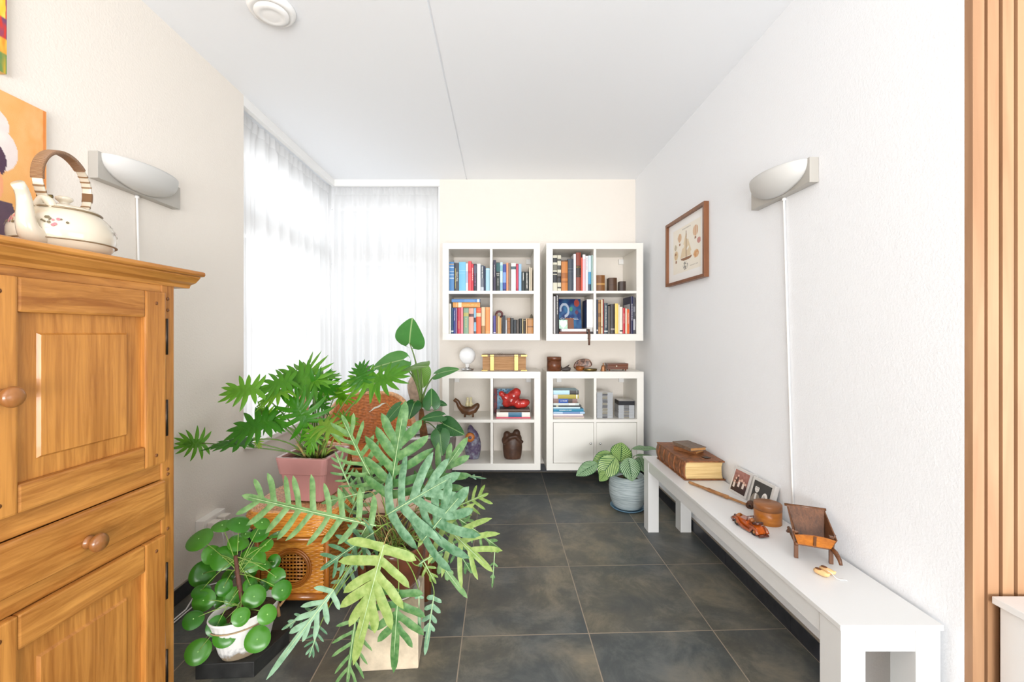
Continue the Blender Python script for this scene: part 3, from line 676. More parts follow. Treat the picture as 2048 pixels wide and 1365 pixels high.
def glasses(c, s, label, rim):
    """folded reading glasses lying with lenses to the front"""
    t = thing('reading_glasses', label, 'glasses', c); c = Vector(c); mb = MB()
    for sg in (-1, 1):
        mb.tube([c + Vector((sg * s * .55 + s * .42 * math.cos(a), 0, s * .3 + s * .3 * math.sin(a))) for a in [2 * math.pi * i / 20 for i in range(21)]], s * .035, 6, cap=False)
    mb.tube([c + Vector((-s * .14, 0, s * .36)), c + Vector((0, 0, s * .44)), c + Vector((s * .14, 0, s * .36))], s * .035, 6)
    mb.build('rim', rim, t)
    for sg in (-1, 1):
        m = MB(); m.tube([c + Vector((sg * s * .97, 0, s * .36)), c + Vector((sg * s * 1.0, s * .12, s * .33)), c + Vector((sg * s * .6, s * 1.5, s * .05)), c + Vector((sg * s * .3, s * 1.9, s * .02))], s * .03, 6); m.build('temple', rim, t)
    return t
glasses((fx(880 + 1425 / K, YF + .06), YF + .065, fz(580 + 572 / K, YF + .06) + .0005), .02, 'clear grey reading glasses resting on the small old books', mat('#9aa3aa', .25, .4))

# ------------------------------------------------------------------ lower right shelf: books and CD cases
z = fz(839.5) + .0006; oy = 740
LST = [
    (165, 800, 1003, '#e8dcc6', 'thin cream magazine at the very bottom of the flat book pile', {}),
    (165, 800, 965, '#b4a2a4', 'greyish pink magazine second from the bottom of the flat book pile', {}),
    (165, 780, 928, '#efe3e4', 'white pink book third from the bottom of the flat book pile', {}),
    (165, 815, 885, '#a9c6e2', 'pale blue book beneath the teal one in the flat book pile', dict(bands=[(.3, .85, '#6d8fc0')])),
    (165, 790, 822, '#1f84a8', 'teal book with white lettering in the flat book pile', dict(txt=T('Zeilende Vissers', .2, .6, .5))),
    (165, 720, 790, '#cfe6ee', 'pale blue white book just above the teal one', {}),
    (165, 745, 757, '#3a3f44', 'thin dark book in the middle of the flat book pile', dict(bands=[(.1, .18, '#c9c0a4')])),
    (165, 700, 710, '#d3dcd9', 'white grey book above the thin dark one', dict(bands=[(.6, .84, '#eef2f0')])),
    (170, 660, 618, '#8a6a63', 'photo covered book with a bright blue label in the flat book pile', dict(bands=[(.22, .62, '#2352a8'), (.62, .8, '#4b423f')], txt=T('Rivierenland', .3, .58, .42))),
    (170, 690, 535, '#b3a340', 'olive yellow book with a white photo end, second from the top', dict(bands=[(.0, .18, '#d5cfd0'), (.9, .95, '#f0f0ea')])),
    (165, 690, 450, '#bfe3f2', 'light blue book with a black end on top of the flat book pile', dict(bands=[(.64, 1, '#35312f'), (.9, .95, '#cfcfcf')])),
]
for i, (a, b, tp, col, lab, kw) in enumerate(LST):
    z = flat(a + (4 if a == 165 else 0), b, tp, 0, col, lab, 'pile of flat books in the lower right shelf', 1090, oy, K, .2 if i < 6 else .17, .05, z, fz(839.5) - fz(839.5, YF + .05), rnd=.0015, **kw) + .0006
CDM = mat('#b9bcc0', .12, coat=.5); CDS = mat('#6d6c6b', .5); CDS2 = mat('#8d8672', .5); BLK = mat('#1f1f25', .3)
ORD = ['lowest', 'second', 'third', 'fourth', 'fifth', 'sixth', 'seventh', 'eighth', 'ninth', 'tenth', 'eleventh', 'twelfth', 'thirteenth', 'fourteenth', 'fifteenth', 'sixteenth', 'seventeenth', 'eighteenth', 'nineteenth', 'twentieth']
cdrnd = random.Random(4)
def cd(x, y, z, wd, h, label, grp, spine):
    t = thing('cd_case', label, 'CD case', (x + wd / 2, y + .06, z), 0, grp)
    m = MB(); m.box(x, x + wd, y, y + .125, z, z + h * .42); m.box(x, x + wd, y + .0012, y + .125, z + h * .42, z + h * .97); m.build('case', CDM, t, bevel=.0006, seg=1)
    m = MB(); m.box(x + wd * .34, x + wd * .66, y - .0005, y + .003, z + h * .12, z + h * .86); m.build('spine_label', spine, t)
def cdstack(px0, px1, top, n, side, Y):
    z = fz(839.5) + .0006; x0, x1 = inside(fx(1090 + px0 / K, Y) + .0016, fx(1090 + px1 / K, Y) - .0016); x0 += .0016; x1 -= .0016; h = (fz(740 + top / K, Y) - z) / n
    for i in range(n):
        nm = ORD[i] if i < n - 1 else 'topmost'
        suffix = ' from the bottom' if 0 < i < n - 1 else ''
        j = cdrnd.uniform(-.0015, .0015)
        cd(x0 + j, Y + cdrnd.uniform(0, .002), z, x1 - x0, h * .97, f'clear CD case, {nm}{suffix} in the {side} CD stack', f'CD cases in the {side} stack', cdrnd.choice([CDS, CDS, CDS2, mat('#4a494b', .5)]))
        z += h
    return x0, x1, z
cdstack(1058, 1400, 468, 20, 'taller left', YF + .06)
x0, x1, z = cdstack(1500, 1850, 728, 11, 'shorter right', YF + .045)
for lab, h in (('black double CD case lying on the shorter CD stack', .0185), ('black CD case with a white edged cover on top of the shorter stack', .0165)):
    t = thing('cd_case', lab, 'CD case', ((x0 + x1) / 2, YF + .1, z), 0, 'black CD cases')
    m = MB(); m.box(x0, x1, YF + .044, YF + .17, z, z + h); m.build('case', BLK, t, bevel=.0015)
    if 'white' in lab:
        m = MB(); m.box(x0 + .006, x1 - .002, YF + .05, YF + .165, z + h, z + h + .0012); m.build('cover_sheet', mat('#c8c6c4', .2), t)
    z += h + .0004

# ------------------------------------------------------------------ lower left shelf: pottery
def sculpt(name, mats, label, cat, pts, radii, n=20, group=None, extra=None, base=None, sub=1):
    mb = MB(); mb.tube(pts, radii, n)
    if extra: extra(mb)
    return rootmesh(mb, name, mats, label, cat, group, base, sub=sub)
zb = fz(840) ; Y = YF + .12; q = 4.55
def sx(x): return fx(870 + x / q, Y)
def sz(y): return fz(680 + y / q, Y)
GLAZE = mat('#5d3b20', .3, var=.35, bscale=14)
off = zb + .0005 - sz(708)
def V(x, y, dy=0): return Vector((sx(x), Y + dy, sz(y) + off))
t = thing('pottery_animal', 'brown glazed pottery animal shaped like a boat carrying two riders', 'ornament', (sx(300), Y, zb))
mb = MB(); mb.tube([V(168, 566), V(185, 556), V(205, 570), V(225, 615), V(262, 650), V(310, 655), V(355, 640), V(385, 605), V(398, 588)], [.01, .019, .019, .022, .034, .038, .034, .024, .012], 16)
mb.tube([V(192, 552), V(192, 535)], [.005, .002], 8)
mb.build('body', mat('#5f3d22', .32, var=.45, bscale=16), t, remesh=.004)
for x in (272, 346):
    for dy in (-.013, .013):
        m = MB(); m.tube([V(x, 660, dy), V(x, 708, dy)], [.0085, .0075], 10); m.build('leg', GLAZE, t)
CRM = mat('#d9cfa6', .5, var=.2)
for x in (295, 325):
    m = MB(); m.tube([V(x, 612), V(x, 580), V(x + 2, 560), V(x + 2, 545), V(x + 2, 530)], [.015, .014, .009, .0105, .005], 10); m.tube([V(x - 6, 580), V(x - 22, 604)], [.0035, .003], 6); m.tube([V(x + 8, 580), V(x + 24, 600)], [.0035, .003], 6); m.ball(V(x + 2, 541), .0115); m.build('rider', CRM, t)
# owl-like vase
zb = fz(928) + .0005; Y = YF + .15; off = 0; off = zb - sz(1110)
def V(x, y, dy=0): return Vector((sx(x), Y + dy, sz(y) + off))
t = thing('pottery_figure', 'mottled purple blue pottery figure with an orange round face', 'ornament', (sx(345), Y, zb))
prof = [(.052, 0), (.058, .02), (.068, .07), (.071, .11), (.064, .16), (.05, .2), (.034, .228), (.016, .245)]
mb = MB(); mb.lathe(prof, (sx(343), Y, zb), 28, sx=1, sy=.75); mb.ball(V(326, 850), .03); mb.ball(V(322, 822), .0175)
def frn():
    m, tt, b = nodes('mottled_purple_glaze'); tc = nd(tt, 'ShaderNodeTexCoord'); n = nd(tt, 'ShaderNodeTexNoise', Scale=34.0, Detail=5.0); tt.links.new(tc.outputs['Object'], n.inputs['Vector'])
    r = nd(tt, 'ShaderNodeValToRGB'); e = r.color_ramp.elements; e[0].position = .4; e[0].color = (*lin('#5a4a6b'), 1); e[1].position = .62; e[1].color = (*lin('#8a8f9e'), 1); k = e.new(.5); k.color = (*lin('#6d6377'), 1)
    tt.links.new(n.outputs['Fac'], r.inputs['Fac']); tt.links.new(r.outputs['Color'], b.inputs['Base Color']); b.inputs['Roughness'].default_value = .5; return m
mb.build('body', frn(), t, remesh=.006)
fc = V(322, 912); RX = Matrix.Rotation(R(90), 3, 'X')
m = MB(); m.lathe([(.039, .012), (.037, .02), (.022, .024), (.0001, .026)], fc + Vector((0, -.026, 0)), 24, M=Matrix.Rotation(R(80), 3, 'X')); m.build('face_disc', mat('#c9762e', .45, var=.2), t)
m = MB(); m.lathe([(.014, 0), (.013, .006), (.0001, .009)], fc + Vector((0, -.05, .002)), 16, M=Matrix.Rotation(R(80), 3, 'X')); m.build('eye', mat('#6d6878', .4), t)
# brown two headed vase
t = thing('pottery_vase', 'dark brown pottery of two embracing figures in the lower left shelf', 'ornament', (sx(705), Y, zb))
off = zb - sz(1108)
mb = MB(); mb.lathe([(.068, 0), (.076, .03), (.082, .09), (.08, .13), (.072, .17), (.055, .2), (.02, .21)], (sx(705), Y, zb), 28, sy=.7)
for (x, y) in ((655, 885), (742, 868)):
    mb.ball(V(x, y + 60), .045); mb.ball(V(x, y + 12), .032, sz=1.1)
mb.tube([V(625, 960, -.03), V(680, 905, -.05), V(735, 895, -.05), V(790, 960, -.03)], [.02, .014, .014, .02], 10)
mb.build('body', mat('#4a3021', .45, var=.35, bscale=18, bump=.4), t, remesh=.006)
# picture, books and red sculpture
zb = fz(840) + .0006; Y = YF + .07
zb2 = flat(555, 868, 716, 0, '#d9556c', 'thin pink red book lying flat under the red sculpture', 'flat books under the red sculpture', 870, 680, q, .17, .05, zb, fz(840) - fz(840, YF + .05))
X0, X1 = fx(870 + 560 / q, Y), fx(870 + 866 / q, Y)
zb3 = flat(560, 866, 672, 0, '#eee9e0', 'white book with a blue label lying flat under the red sculpture', 'flat books under the red sculpture', 870, 680, q, .16, .055, zb2 + .0006, fz(840) - fz(840, YF + .05), bands=[(.35, .75, '#2f6c8d')])
zb4 = flat(590, 862, 645, 0, '#54392c', 'brown book lying flat right beneath the red sculpture', 'flat books under the red sculpture', 870, 680, q, .14, .07, zb3 + .0006, fz(840) - fz(840, YF + .05))
def pa(u, v):
    n = noise.noise(Vector((u * 4, v * 4, 7))); c = mix3(lin('#5e93b8'), lin('#9cc4d6'), clamp(.5 + n))
    if u < .13: c = lin('#7a2b2f')
    if math.hypot((u - .42) * 1.5, (v - .72)) < .16: c = lin('#57566b')
    if noise.noise(Vector((u * 14, v * 14, 3))) > .33: c = lin('#2c3348')
    return c
Yp = YF + .25; X0, X1 = fx(986) + .006, fx(870 + 752 / q, Yp); Zt = fz(680 + 448 / q, Yp)
mb = MB(); mb.grid(lambda u, v: Vector((lerp(X0, X1, u), Yp + .02 * v, lerp(zb + .003, Zt, v))), 50, 50, colfn=pa, smooth=False)
rootmesh(mb, 'small_painting', PICTURE, 'small blue abstract painting with a dark red edge behind the red sculpture', 'painting', solid=.014)
Y = YF + .12; off = zb4 + .0005 - sz(644)
def V(x, y, dy=0): return Vector((sx(x), Y + dy, sz(y) + off))
mb = MB()
for (x, y, r) in ((715, 530, .052), (740, 500, .04), (690, 575, .05), (650, 600, .036), (760, 600, .044), (805, 598, .042), (832, 590, .03), (640, 545, .034), (606, 512, .026)): mb.ball(V(x, y), r, sz=.95)
o = rootmesh(mb, 'abstract_sculpture', mat('#b8302a', .22, var=.5, bscale=18, coat=.5), 'glossy red lumpy abstract sculpture on flat books in the lower left shelf', 'ornament', base=(sx(700), Y, zb4 + .0005), remesh=.006)

# ------------------------------------------------------------------ things on top of the lower shelves
ZT = fz(744) + .0005
def at(px, Y): return fx(px, Y)
Y = YF + .13; X = at(935, Y)
t = thing('globe_lamp', 'small table lamp with a white glass globe on a chrome foot', 'lamp', (X, Y, ZT))
mb = MB(); mb.lathe([(.05, .004), (.052, .01), (.05, .016), (.02, .018), (.018, .028)], (X, Y, ZT), 28)
for k in range(3):
    a = 2.1 * k + .5; mb.lathe([(.007, 0), (.008, .006)], (X + .04 * math.cos(a), Y + .04 * math.sin(a), ZT), 10)
mb.build('base', CHROME, t)
mb = MB(); mb.lathe([(.017, .028), (.018, .05), (.026, .058)], (X, Y, ZT), 20); mb.build('socket', WHITE, t)
mb = MB(); mb.lathe([(.024, .055), (.045, .068), (.063, .095), (.068, .125), (.062, .153), (.044, .177), (.02, .19), (.0001, .193)], (X, Y, ZT), 32)
gm, gt, gb = nodes('opal_glass'); gb.inputs['Base Color'].default_value = (.93, .94, .95, 1); gb.inputs['Roughness'].default_value = .15; gb.inputs['Subsurface Weight'].default_value = .3; gb.inputs['Subsurface Radius'].default_value = (.03, .03, .03)
mb.build('globe', gm, t)
# brass bound book
qq = 2048 / 390.
def hx(x, Y): return fx(900 + x / qq, Y)
Y = YF + .06; x0, x1 = hx(332, Y), hx(808, Y); hh = .132; Dp = .21
t = thing('antique_book', 'thick antique book bound with brass clasps lying on the lower left shelf', 'book', ((x0 + x1) / 2, Y + Dp / 2, ZT))
LEATH = mat('#8d7562', .55, bump=.3, bscale=60, var=.25); PG = mat('#b07a48', .8, bump=.6, bscale=30, var=.3)
def pagemat(name, c1, c2, axis='z'):
    m, tt, b = nodes(name); tc = nd(tt, 'ShaderNodeTexCoord'); mp = nd(tt, 'ShaderNodeMapping'); mp.inputs['Scale'].default_value = (4, 4, 260); tt.links.new(tc.outputs['Object'], mp.inputs[0])
    n = nd(tt, 'ShaderNodeTexNoise', Scale=1.0, Detail=4.0, Roughness=.7); tt.links.new(mp.outputs[0], n.inputs['Vector'])
    r = nd(tt, 'ShaderNodeValToRGB'); e = r.color_ramp.elements; e[0].position = .35; e[0].color = (*lin(c2), 1); e[1].position = .62; e[1].color = (*lin(c1), 1)
    tt.links.new(n.outputs['Fac'], r.inputs['Fac']); tt.links.new(r.outputs['Color'], b.inputs['Base Color']); b.inputs['Roughness'].default_value = .85
    bu = nd(tt, 'ShaderNodeBump', Strength=.5, Distance=.002); tt.links.new(n.outputs['Fac'], bu.inputs['Height']); tt.links.new(bu.outputs['Normal'], b.inputs['Normal']); return m
PG = pagemat('old_brown_pages', '#c49a70', '#94683f')
mb = MB(); mb.box(x0, x1, Y - .006, Y + Dp, ZT, ZT + .008); mb.box(x0, x1, Y - .006, Y + Dp, ZT + hh - .014, ZT + hh); mb.box(x0, x1, Y + Dp - .006, Y + Dp + .004, ZT + .008, ZT + hh - .014); mb.build('cover', LEATH, t, bevel=.003)
mb = MB(); mb.box(x0 + .008, x1 - .008, Y + .004, Y + Dp - .007, ZT + .008, ZT + hh - .014); mb.build('pages', PG, t)
for xc in (442, 695):
    xm = hx(xc, Y); m = MB(); m.box(xm - .0165, xm + .0165, Y - .013, Y - .0075, ZT + .004, ZT + hh - .012); m.box(xm - .0165, xm + .0165, Y - .0075, Y + .02, ZT + hh + .0002, ZT + hh + .003); m.box(xm - .0165, xm + .0165, Y - .013, Y - .0062, ZT + hh - .012, ZT + hh + .003); m.build('clasp', BRASS, t, bevel=.002)
for (xa, xb) in ((x0 - .002, x0 + .05), (x1 - .05, x1 + .002)):
    for (za, zb_) in ((ZT, ZT + .0095), (ZT + hh - .0145, ZT + hh + .0012)):
        m = MB(); m.box(xa, xb, Y - .0075, Y + .012, za + .0002, zb_); m.build('corner_mount', BRASS, t, bevel=.001)
glasses((hx(525, Y + .05), Y + .05, ZT + hh + .0005), .021, 'thin wire reading glasses lying on the brass bound antique book', mat('#6d5a4a', .3, .7))
# round box
DW = wood('dark_red_wood', '#7b4526', '#4f2814', 'x', 4, .3, 20)
Y = YF + .1; X = hx(1093, Y); r_ = (hx(1168, Y) - hx(1018, Y)) / 2
t = thing('round_box', 'dark red brown cylindrical wooden box on the lower right shelf', 'box', (X, Y, ZT)); zt = fz(690 + 126 / qq, Y)
mb = MB(); mb.lathe([(r_, 0), (r_, (zt - ZT) * .72), (r_ * .97, (zt - ZT) * .725)], (X, Y, ZT), 40); mb.build('body', DW, t)
mb = MB(); h_ = zt - ZT; mb.lathe([(r_ * .97, h_ * .73), (r_ * 1.01, h_ * .735), (r_ * 1.01, h_ * .97), (r_ * .97, h_), (.0001, h_)], (X, Y, ZT), 40); mb.build('lid', DW, t)
# black whale-like carving
Y = YF + .05
def V2(x, y, dy=0): return Vector((hx(x, Y), Y + dy, fz(690 + y / qq, Y)))
o_ = ZT - V2(1200, 281).z + .001
def V3(x, y, dy=0): return V2(x, y, dy) + Vector((0, 0, o_))
mb = MB(); mb.tube([V3(1165, 262), V3(1180, 264), V3(1215, 262), V3(1248, 258), V3(1270, 260)], [.008, .013, .0175, .019, .011], 14); mb.tube([V3(1200, 252), V3(1228, 240), V3(1248, 222), V3(1252, 212)], [.01, .008, .005, .0025], 10); mb.tube([V3(1172, 256), V3(1172, 240), V3(1168, 232)], [.007, .005, .002], 8)
for x in (1190, 1255): mb.lathe([(.009, 0), (.009, .012)], (hx(x, Y), Y, ZT), 10)
rootmesh(mb, 'carved_animal', mat('#3f3531', .5, bump=.5, bscale=40), 'small dark carved animal with a raised tail before the cylindrical box', 'ornament', sub=1)
# geode slice
Y = YF + .16
mb = MB(); prof = [(1292, 235), (1298, 205), (1320, 170), (1360, 148), (1420, 140), (1465, 148), (1478, 165), (1496, 195), (1492, 222), (1460, 236), (1400, 246), (1350, 262), (1310, 258)]
o_ = ZT - fz(690 + 262 / qq, Y) + .0005
n_ = len(prof); ctr = Vector((hx(1395, Y), Y, fz(690 + 205 / qq, Y) + o_))
def ringpt(k, s, dy): p = Vector((hx(prof[k][0], Y), Y, fz(690 + prof[k][1] / qq, Y) + o_)); p = ctr + (p - ctr) * s; p.y += dy; return p
rings = [(.7, -.012), (.95, -.016), (1.0, -.004), (.97, .02), (.6, .05), (.01, .055)]
vs_ = [ctr + Vector((0, -.008, 0))] + [ringpt(k, s, d) for s, d in rings for k in range(n_)]; fs = [(0, 1 + (k + 1) % n_, 1 + k) for k in range(n_)]
for r__ in range(len(rings) - 1):
    for k in range(n_): a = 1 + r__ * n_ + k; b = 1 + r__ * n_ + (k + 1) % n_; fs.append((a, b, b + n_, a + n_))
def agate():
    m, tt, b = nodes('agate'); tc = nd(tt, 'ShaderNodeTexCoord'); n = nd(tt, 'ShaderNodeTexNoise', Scale=16.0, Detail=2.0); tt.links.new(tc.outputs['Object'], n.inputs['Vector'])
    mu = nd(tt, 'ShaderNodeMath', operation='MULTIPLY'); mu.inputs[1].default_value = 34; tt.links.new(n.outputs['Fac'], mu.inputs[0]); si = nd(tt, 'ShaderNodeMath', operation='SINE'); tt.links.new(mu.outputs[0], si.inputs[0])
    r = nd(tt, 'ShaderNodeValToRGB'); e = r.color_ramp.elements; e[0].color = (*lin('#4a3026'), 1); e[1].color = (*lin('#97705c'), 1); ma = nd(tt, 'ShaderNodeMapRange'); ma.inputs[1].default_value = -1; tt.links.new(si.outputs[0], ma.inputs[0]); tt.links.new(ma.outputs[0], r.inputs['Fac'])
    tt.links.new(r.outputs['Color'], b.inputs['Base Color']); b.inputs['Roughness'].default_value = .35; return m
mb.add(vs_, fs, 0, True); rootmesh(mb, 'polished_stone', agate(), 'brown banded polished stone behind the wooden bowl', 'ornament', sub=1)
Y = YF + .1; X = hx(1365, Y)
mb = MB(); mb.lathe([(.022, 0), (.032, .006), (.038, .022), (.0365, .034), (.033, .034), (.03, .012), (.0001, .008)], (X, Y, ZT), 28); rootmesh(mb, 'small_bowl', wood('amber_wood', '#a8622a', '#6d3a16', 'x', 4, .3, 20), 'small amber brown wooden bowl before the banded stone', 'bowl')
Y = YF + .045; X = hx(1472, Y)
mb = MB(); mb.lathe([(.036, 0), (.044, .004), (.0475, .018), (.045, .021), (.041, .019), (.038, .006), (.0001, .005)], (X, Y, ZT), 36, sx=1.2, sy=.7)
mb.tube([(X - .03, Y - .0, ZT + .017), (X + .03, Y, ZT + .017)], .003, 8); rootmesh(mb, 'brass_dish', BRASS, 'oval brass ashtray like dish in front of the wooden bowl', 'dish')
Y = YF + .06; X = hx(1610, Y)
mb = MB(); mb.lathe([(.0245, 0), (.0235, .003), (.018, .02), (.0165, .034), (.012, .045), (.004, .05), (.004, .056), (.0065, .06), (.003, .066), (.0001, .067)], (X, Y, ZT), 28); rootmesh(mb, 'hand_bell', mat('#b98762', .22, 1), 'small copper coloured bell on the lower right shelf', 'bell')
Y = YF + .08; x0, x1 = hx(1656, Y), hx(1872, Y); z0 = ZT + .012; z1 = fz(690 + 196 / qq, Y); zm = lerp(z0, z1, .62)
t = thing('trinket_chest', 'dark red brown wooden trinket chest with tiny feet and keyhole plate', 'box', ((x0 + x1) / 2, Y + .05, ZT))
mb = MB(); mb.box(x0, x1, Y, Y + .1, z0, zm); mb.build('body', DW, t, bevel=.0015)
mb = MB(); mb.box(x0 - .001, x1 + .001, Y - .001, Y + .101, zm + .0005, z1); mb.build('lid', DW, t, bevel=.003)
for x in (x0 + .018, x1 - .018):
    for y in (Y + .012, Y + .088):
        m = MB(); m.lathe([(.004, 0), (.0065, .006), (.0055, .0125)], (x, y, ZT), 10); m.build('foot', DW, t)
m = MB(); xm = hx(1750, Y); m.lathe([(.0065, 0), (.006, .0016), (.0001, .002)], (xm, Y + .0005, zm - .004), 14, M=Matrix.Rotation(R(90), 3, 'X')); m.build('keyhole_plate', mat('#d9d4c6', .3, .6), t)

# ------------------------------------------------------------------ oak cabinet (front faces the room, +X side)
OAK_H = wood('honey_oak_horizontal', '#cb8d45', '#91571f', 'y', 2.4, .38, 30, coat=.15)
OAK_V = wood('honey_oak_vertical', '#c88941', '#8d531d', 'z', 2.4, .38, 30, coat=.15)
OAK_D = wood('oak_knob', '#9b6434', '#6f431f', 'z', 1.5, .3, 26, coat=.3)
PEG = mat('#7a4a22', .5)
PA = Vector((-1.034, 1.372, 0)); TD = Vector((-.072, -1, 0)).normalized(); ND = Vector((-TD.y, TD.x, 0)); ND = ND if ND.x > 0 else -ND
CABZ = 1.438; CABW = 1.02; CABD = .40
cab = thing('oak_cabinet', 'honey oak cabinet with panelled doors and round knobs at the left, under the teakettle', 'cabinet', PA - ND * CABD / 2 + TD * CABW / 2, math.atan2(TD.x, -TD.y) if False else 0)
def F(s, n, z): return PA + TD * s + ND * n + Vector((0, 0, z))      # s along the front towards the camera, n out of the front
def fbox(mb, s0, s1, n0, n1, z0, z1, m=0): return mb.obox(F(s0, n0, z0), TD * (s1 - s0), ND * (n1 - n0), (0, 0, z1 - z0), m)
def fprism(mb, prof, s0, s1, m=0):
    """profile in (n, z) swept along s"""
    k = len(prof); p = [F(s0, n, z) for n, z in prof] + [F(s1, n, z) for n, z in prof]
    fs = [(i, (i + 1) % k, k + (i + 1) % k, k + i) for i in range(k)] + [tuple(range(k - 1, -1, -1)), tuple(range(k, 2 * k))]
    mb.add(p, fs, m); return mb
mb = MB(); fbox(mb, 0, .02, -CABD, -.02, .02, 1.40); fbox(mb, CABW - .02, CABW, -CABD, -.02, .02, 1.40); fbox(mb, .02, CABW - .02, -CABD, -CABD + .012, .02, 1.40); fbox(mb, .02, CABW - .02, -CABD + .012, -.02, .06, .08)
mb.build('carcass', OAK_V, cab)
mb = MB(); fbox(mb, 0, .047, -.02, .002, 0, 1.40); fbox(mb, CABW - .047, CABW, -.02, .002, 0, 1.40); fbox(mb, .5, .52, -.02, .0, .05, 1.40); mb.build('corner_post', OAK_V, cab, bevel=.004)
for (z0, z1) in ((1.362, 1.40), (.79, .845), (.622, .672), (.0, .07)):
    mb = MB(); fbox(mb, .047, CABW - .047, -.02, -.002, z0, z1); mb.build('cross_rail', OAK_H, cab, bevel=.002)
mb = MB(); e = .055
prof = [(-CABD, 1.385), (.008, 1.385), (.012, 1.395), (.03, 1.402), (.042, 1.414), (.046, 1.418), (.046, 1.421), (.06, 1.4225), (.0635, 1.428), (.062, 1.436), (.057, CABZ), (-CABD - .0, CABZ)]
fprism(mb, prof, -e, CABW + e); mb.build('cornice', OAK_H, cab, bevel=.002)
mb = MB()
for s in (.025,):
    for z in (1.345, 1.31, .80, .63, .815):
        mb.lathe([(.0055, 0), (.005, .0015), (.0001, .002)], F(s, .0022, z), 10, M=Matrix.Rotation(R(90), 3, 'Y'))
mb.build('peg', PEG, cab)
def knob(par, s, z, n, k=1.0):
    mb = MB(); rot = Matrix.Rotation(R(90), 3, 'Y')
    mb.lathe([(.0165 * k, 0), (.0175 * k, .004), (.0125 * k, .009), (.011 * k, .014), (.0165 * k, .02), (.0225 * k, .027), (.0235 * k, .034), (.019 * k, .041), (.009 * k, .0445), (.0001, .0455)], F(s, n, z), 24, M=Matrix.Rotation(math.atan2(ND.y, ND.x), 3, 'Z') @ rot)
    mb.build('knob', OAK_D, par, sub=1)
def door(s0, s1, z0, z1, knobside, hinge, kz):
    st = .07
    mb = MB(); n1 = .02
    a, b, c, e_ = s0 + st - .002, s1 - st + .002, z0 + .06, z1 - .075; q = .048
    o = [F(a, .004, c), F(b, .004, c), F(b, .004, e_), F(a, .004, e_)]; i1 = [F(a + q, .005, c + q), F(b - q, .005, c + q), F(b - q, .005, e_ - q), F(a + q, .005, e_ - q)]
    g = q + .005; i2 = [F(a + g, .011, c + g), F(b - g, .011, c + g), F(b - g, .011, e_ - g), F(a + g, .011, e_ - g)]
    fs = [(k, (k + 1) % 4, 4 + (k + 1) % 4, 4 + k) for k in range(4)] + [(4 + k, 4 + (k + 1) % 4, 8 + (k + 1) % 4, 8 + k) for k in range(4)] + [(8, 9, 10, 11)]
    mb.add(o + i1 + i2, fs); d = mb.build('door', OAK_V, cab)          # raised panel: flat border, bevel, field
    for (u0, u1) in ((s0, s0 + st), (s1 - st, s1)):
        mb = MB(); fbox(mb, u0, u1, 0, n1, z0, z1); mb.build('stile', OAK_V, d, bevel=.005)
    for (u0, u1) in ((z1 - .078, z1), (z0, z0 + .064)):
        mb = MB(); fbox(mb, s0 + st, s1 - st, 0, n1 - .001, u0, u1); mb.build('rail', OAK_H, d, bevel=.006)
    knob(d, s1 - st / 2 if knobside == 'near' else s0 + st / 2, kz, n1)
    mb = MB()
    for z in (z0 + .03, z1 - .035):
        for s in (s0 + st / 2, s1 - st / 2): mb.lathe([(.0055, 0), (.005, .0012), (.0001, .0016)], F(s, n1, z), 10, M=Matrix.Rotation(R(90), 3, 'Y'))
    mb.build('peg', PEG, d)
    if hinge:
        for z in (z0 + (z1 - z0) * .26, z0 + (z1 - z0) * .74):
            mb = MB(); mb.tube([F(s0 - .003, .017, z - .055), F(s0 - .003, .017, z + .055)], .005, 8); fbox(mb, s0 - .004, s0 - .001, .0, .012, z - .048, z + .048); mb.build('hinge', mat('#3b3027', .4, .8), d)
door(.05, .502, .845, 1.362, 'near', True, 1.105)
door(.518, .97, .845, 1.362, 'far', False, 1.105)
door(.05, .502, .07, .625, 'near', True, .40)
door(.518, .97, .07, .625, 'far', False, .40)
for (s0, s1) in ((.05, .502), (.518, .97)):
    mb = MB(); fbox(mb, s0, s1, 0, .021, .673, .791); d = mb.build('drawer', OAK_H, cab, bevel=.009, seg=3); knob(d, lerp(s0, s1, .52), .714, .02)

# enamel teakettle on the cabinet
KC = Vector((-1.132, 1.125, CABZ + .0008)); SD = Vector((.25, -.968, 0)).normalized(); SDn = Vector((-SD.y, SD.x, 0))
ENA = mat('#d3c8b4', .12, coat=.6)
ket = thing('teakettle', 'cream enamel teakettle with small flowers and a wicker wrapped handle on the oak cabinet', 'teakettle', KC)
KS0 = {o.name for o in bpy.data.objects}
mb = MB(); mb.lathe([(.095, 0), (.108, .004), (.126, .026), (.134, .052), (.131, .08), (.117, .106), (.098, .124), (.09, .129), (.089, .132)], KC, 48); mb.build('body', ENA, ket, sub=1)
mb = MB(); mb.lathe([(.0925, .1295), (.0945, .133), (.092, .137), (.07, .147), (.03, .155), (.012, .157), (.0105, .163), (.022, .169), (.024, .176), (.018, .181), (.0001, .182)], KC, 40); mb.build('lid', ENA, ket, sub=1)
mb = MB(); mb.lathe([(.0945, .1285), (.0965, .131), (.0945, .1335)], KC, 40); mb.lathe([(.1335, .0335), (.1345, .035), (.1341, .0365)], KC, 40); mb.build('trim_band', mat('#8d7a5f', .4, .3), ket)
mb = MB(); b0 = KC + SD * .1 + Vector((0, 0, .035))
mb.tube(bez(b0, KC + SD * .196 + Vector((0, 0, .03)), KC + SD * .132 + Vector((0, 0, .125)), 12, KC + SD * .188 + Vector((0, 0, .165))), [.03, .031, .03, .028, .0255, .0235, .0215, .02, .0185, .0175, .0165, .016, .0155], 18); mb.build('spout', ENA, ket)
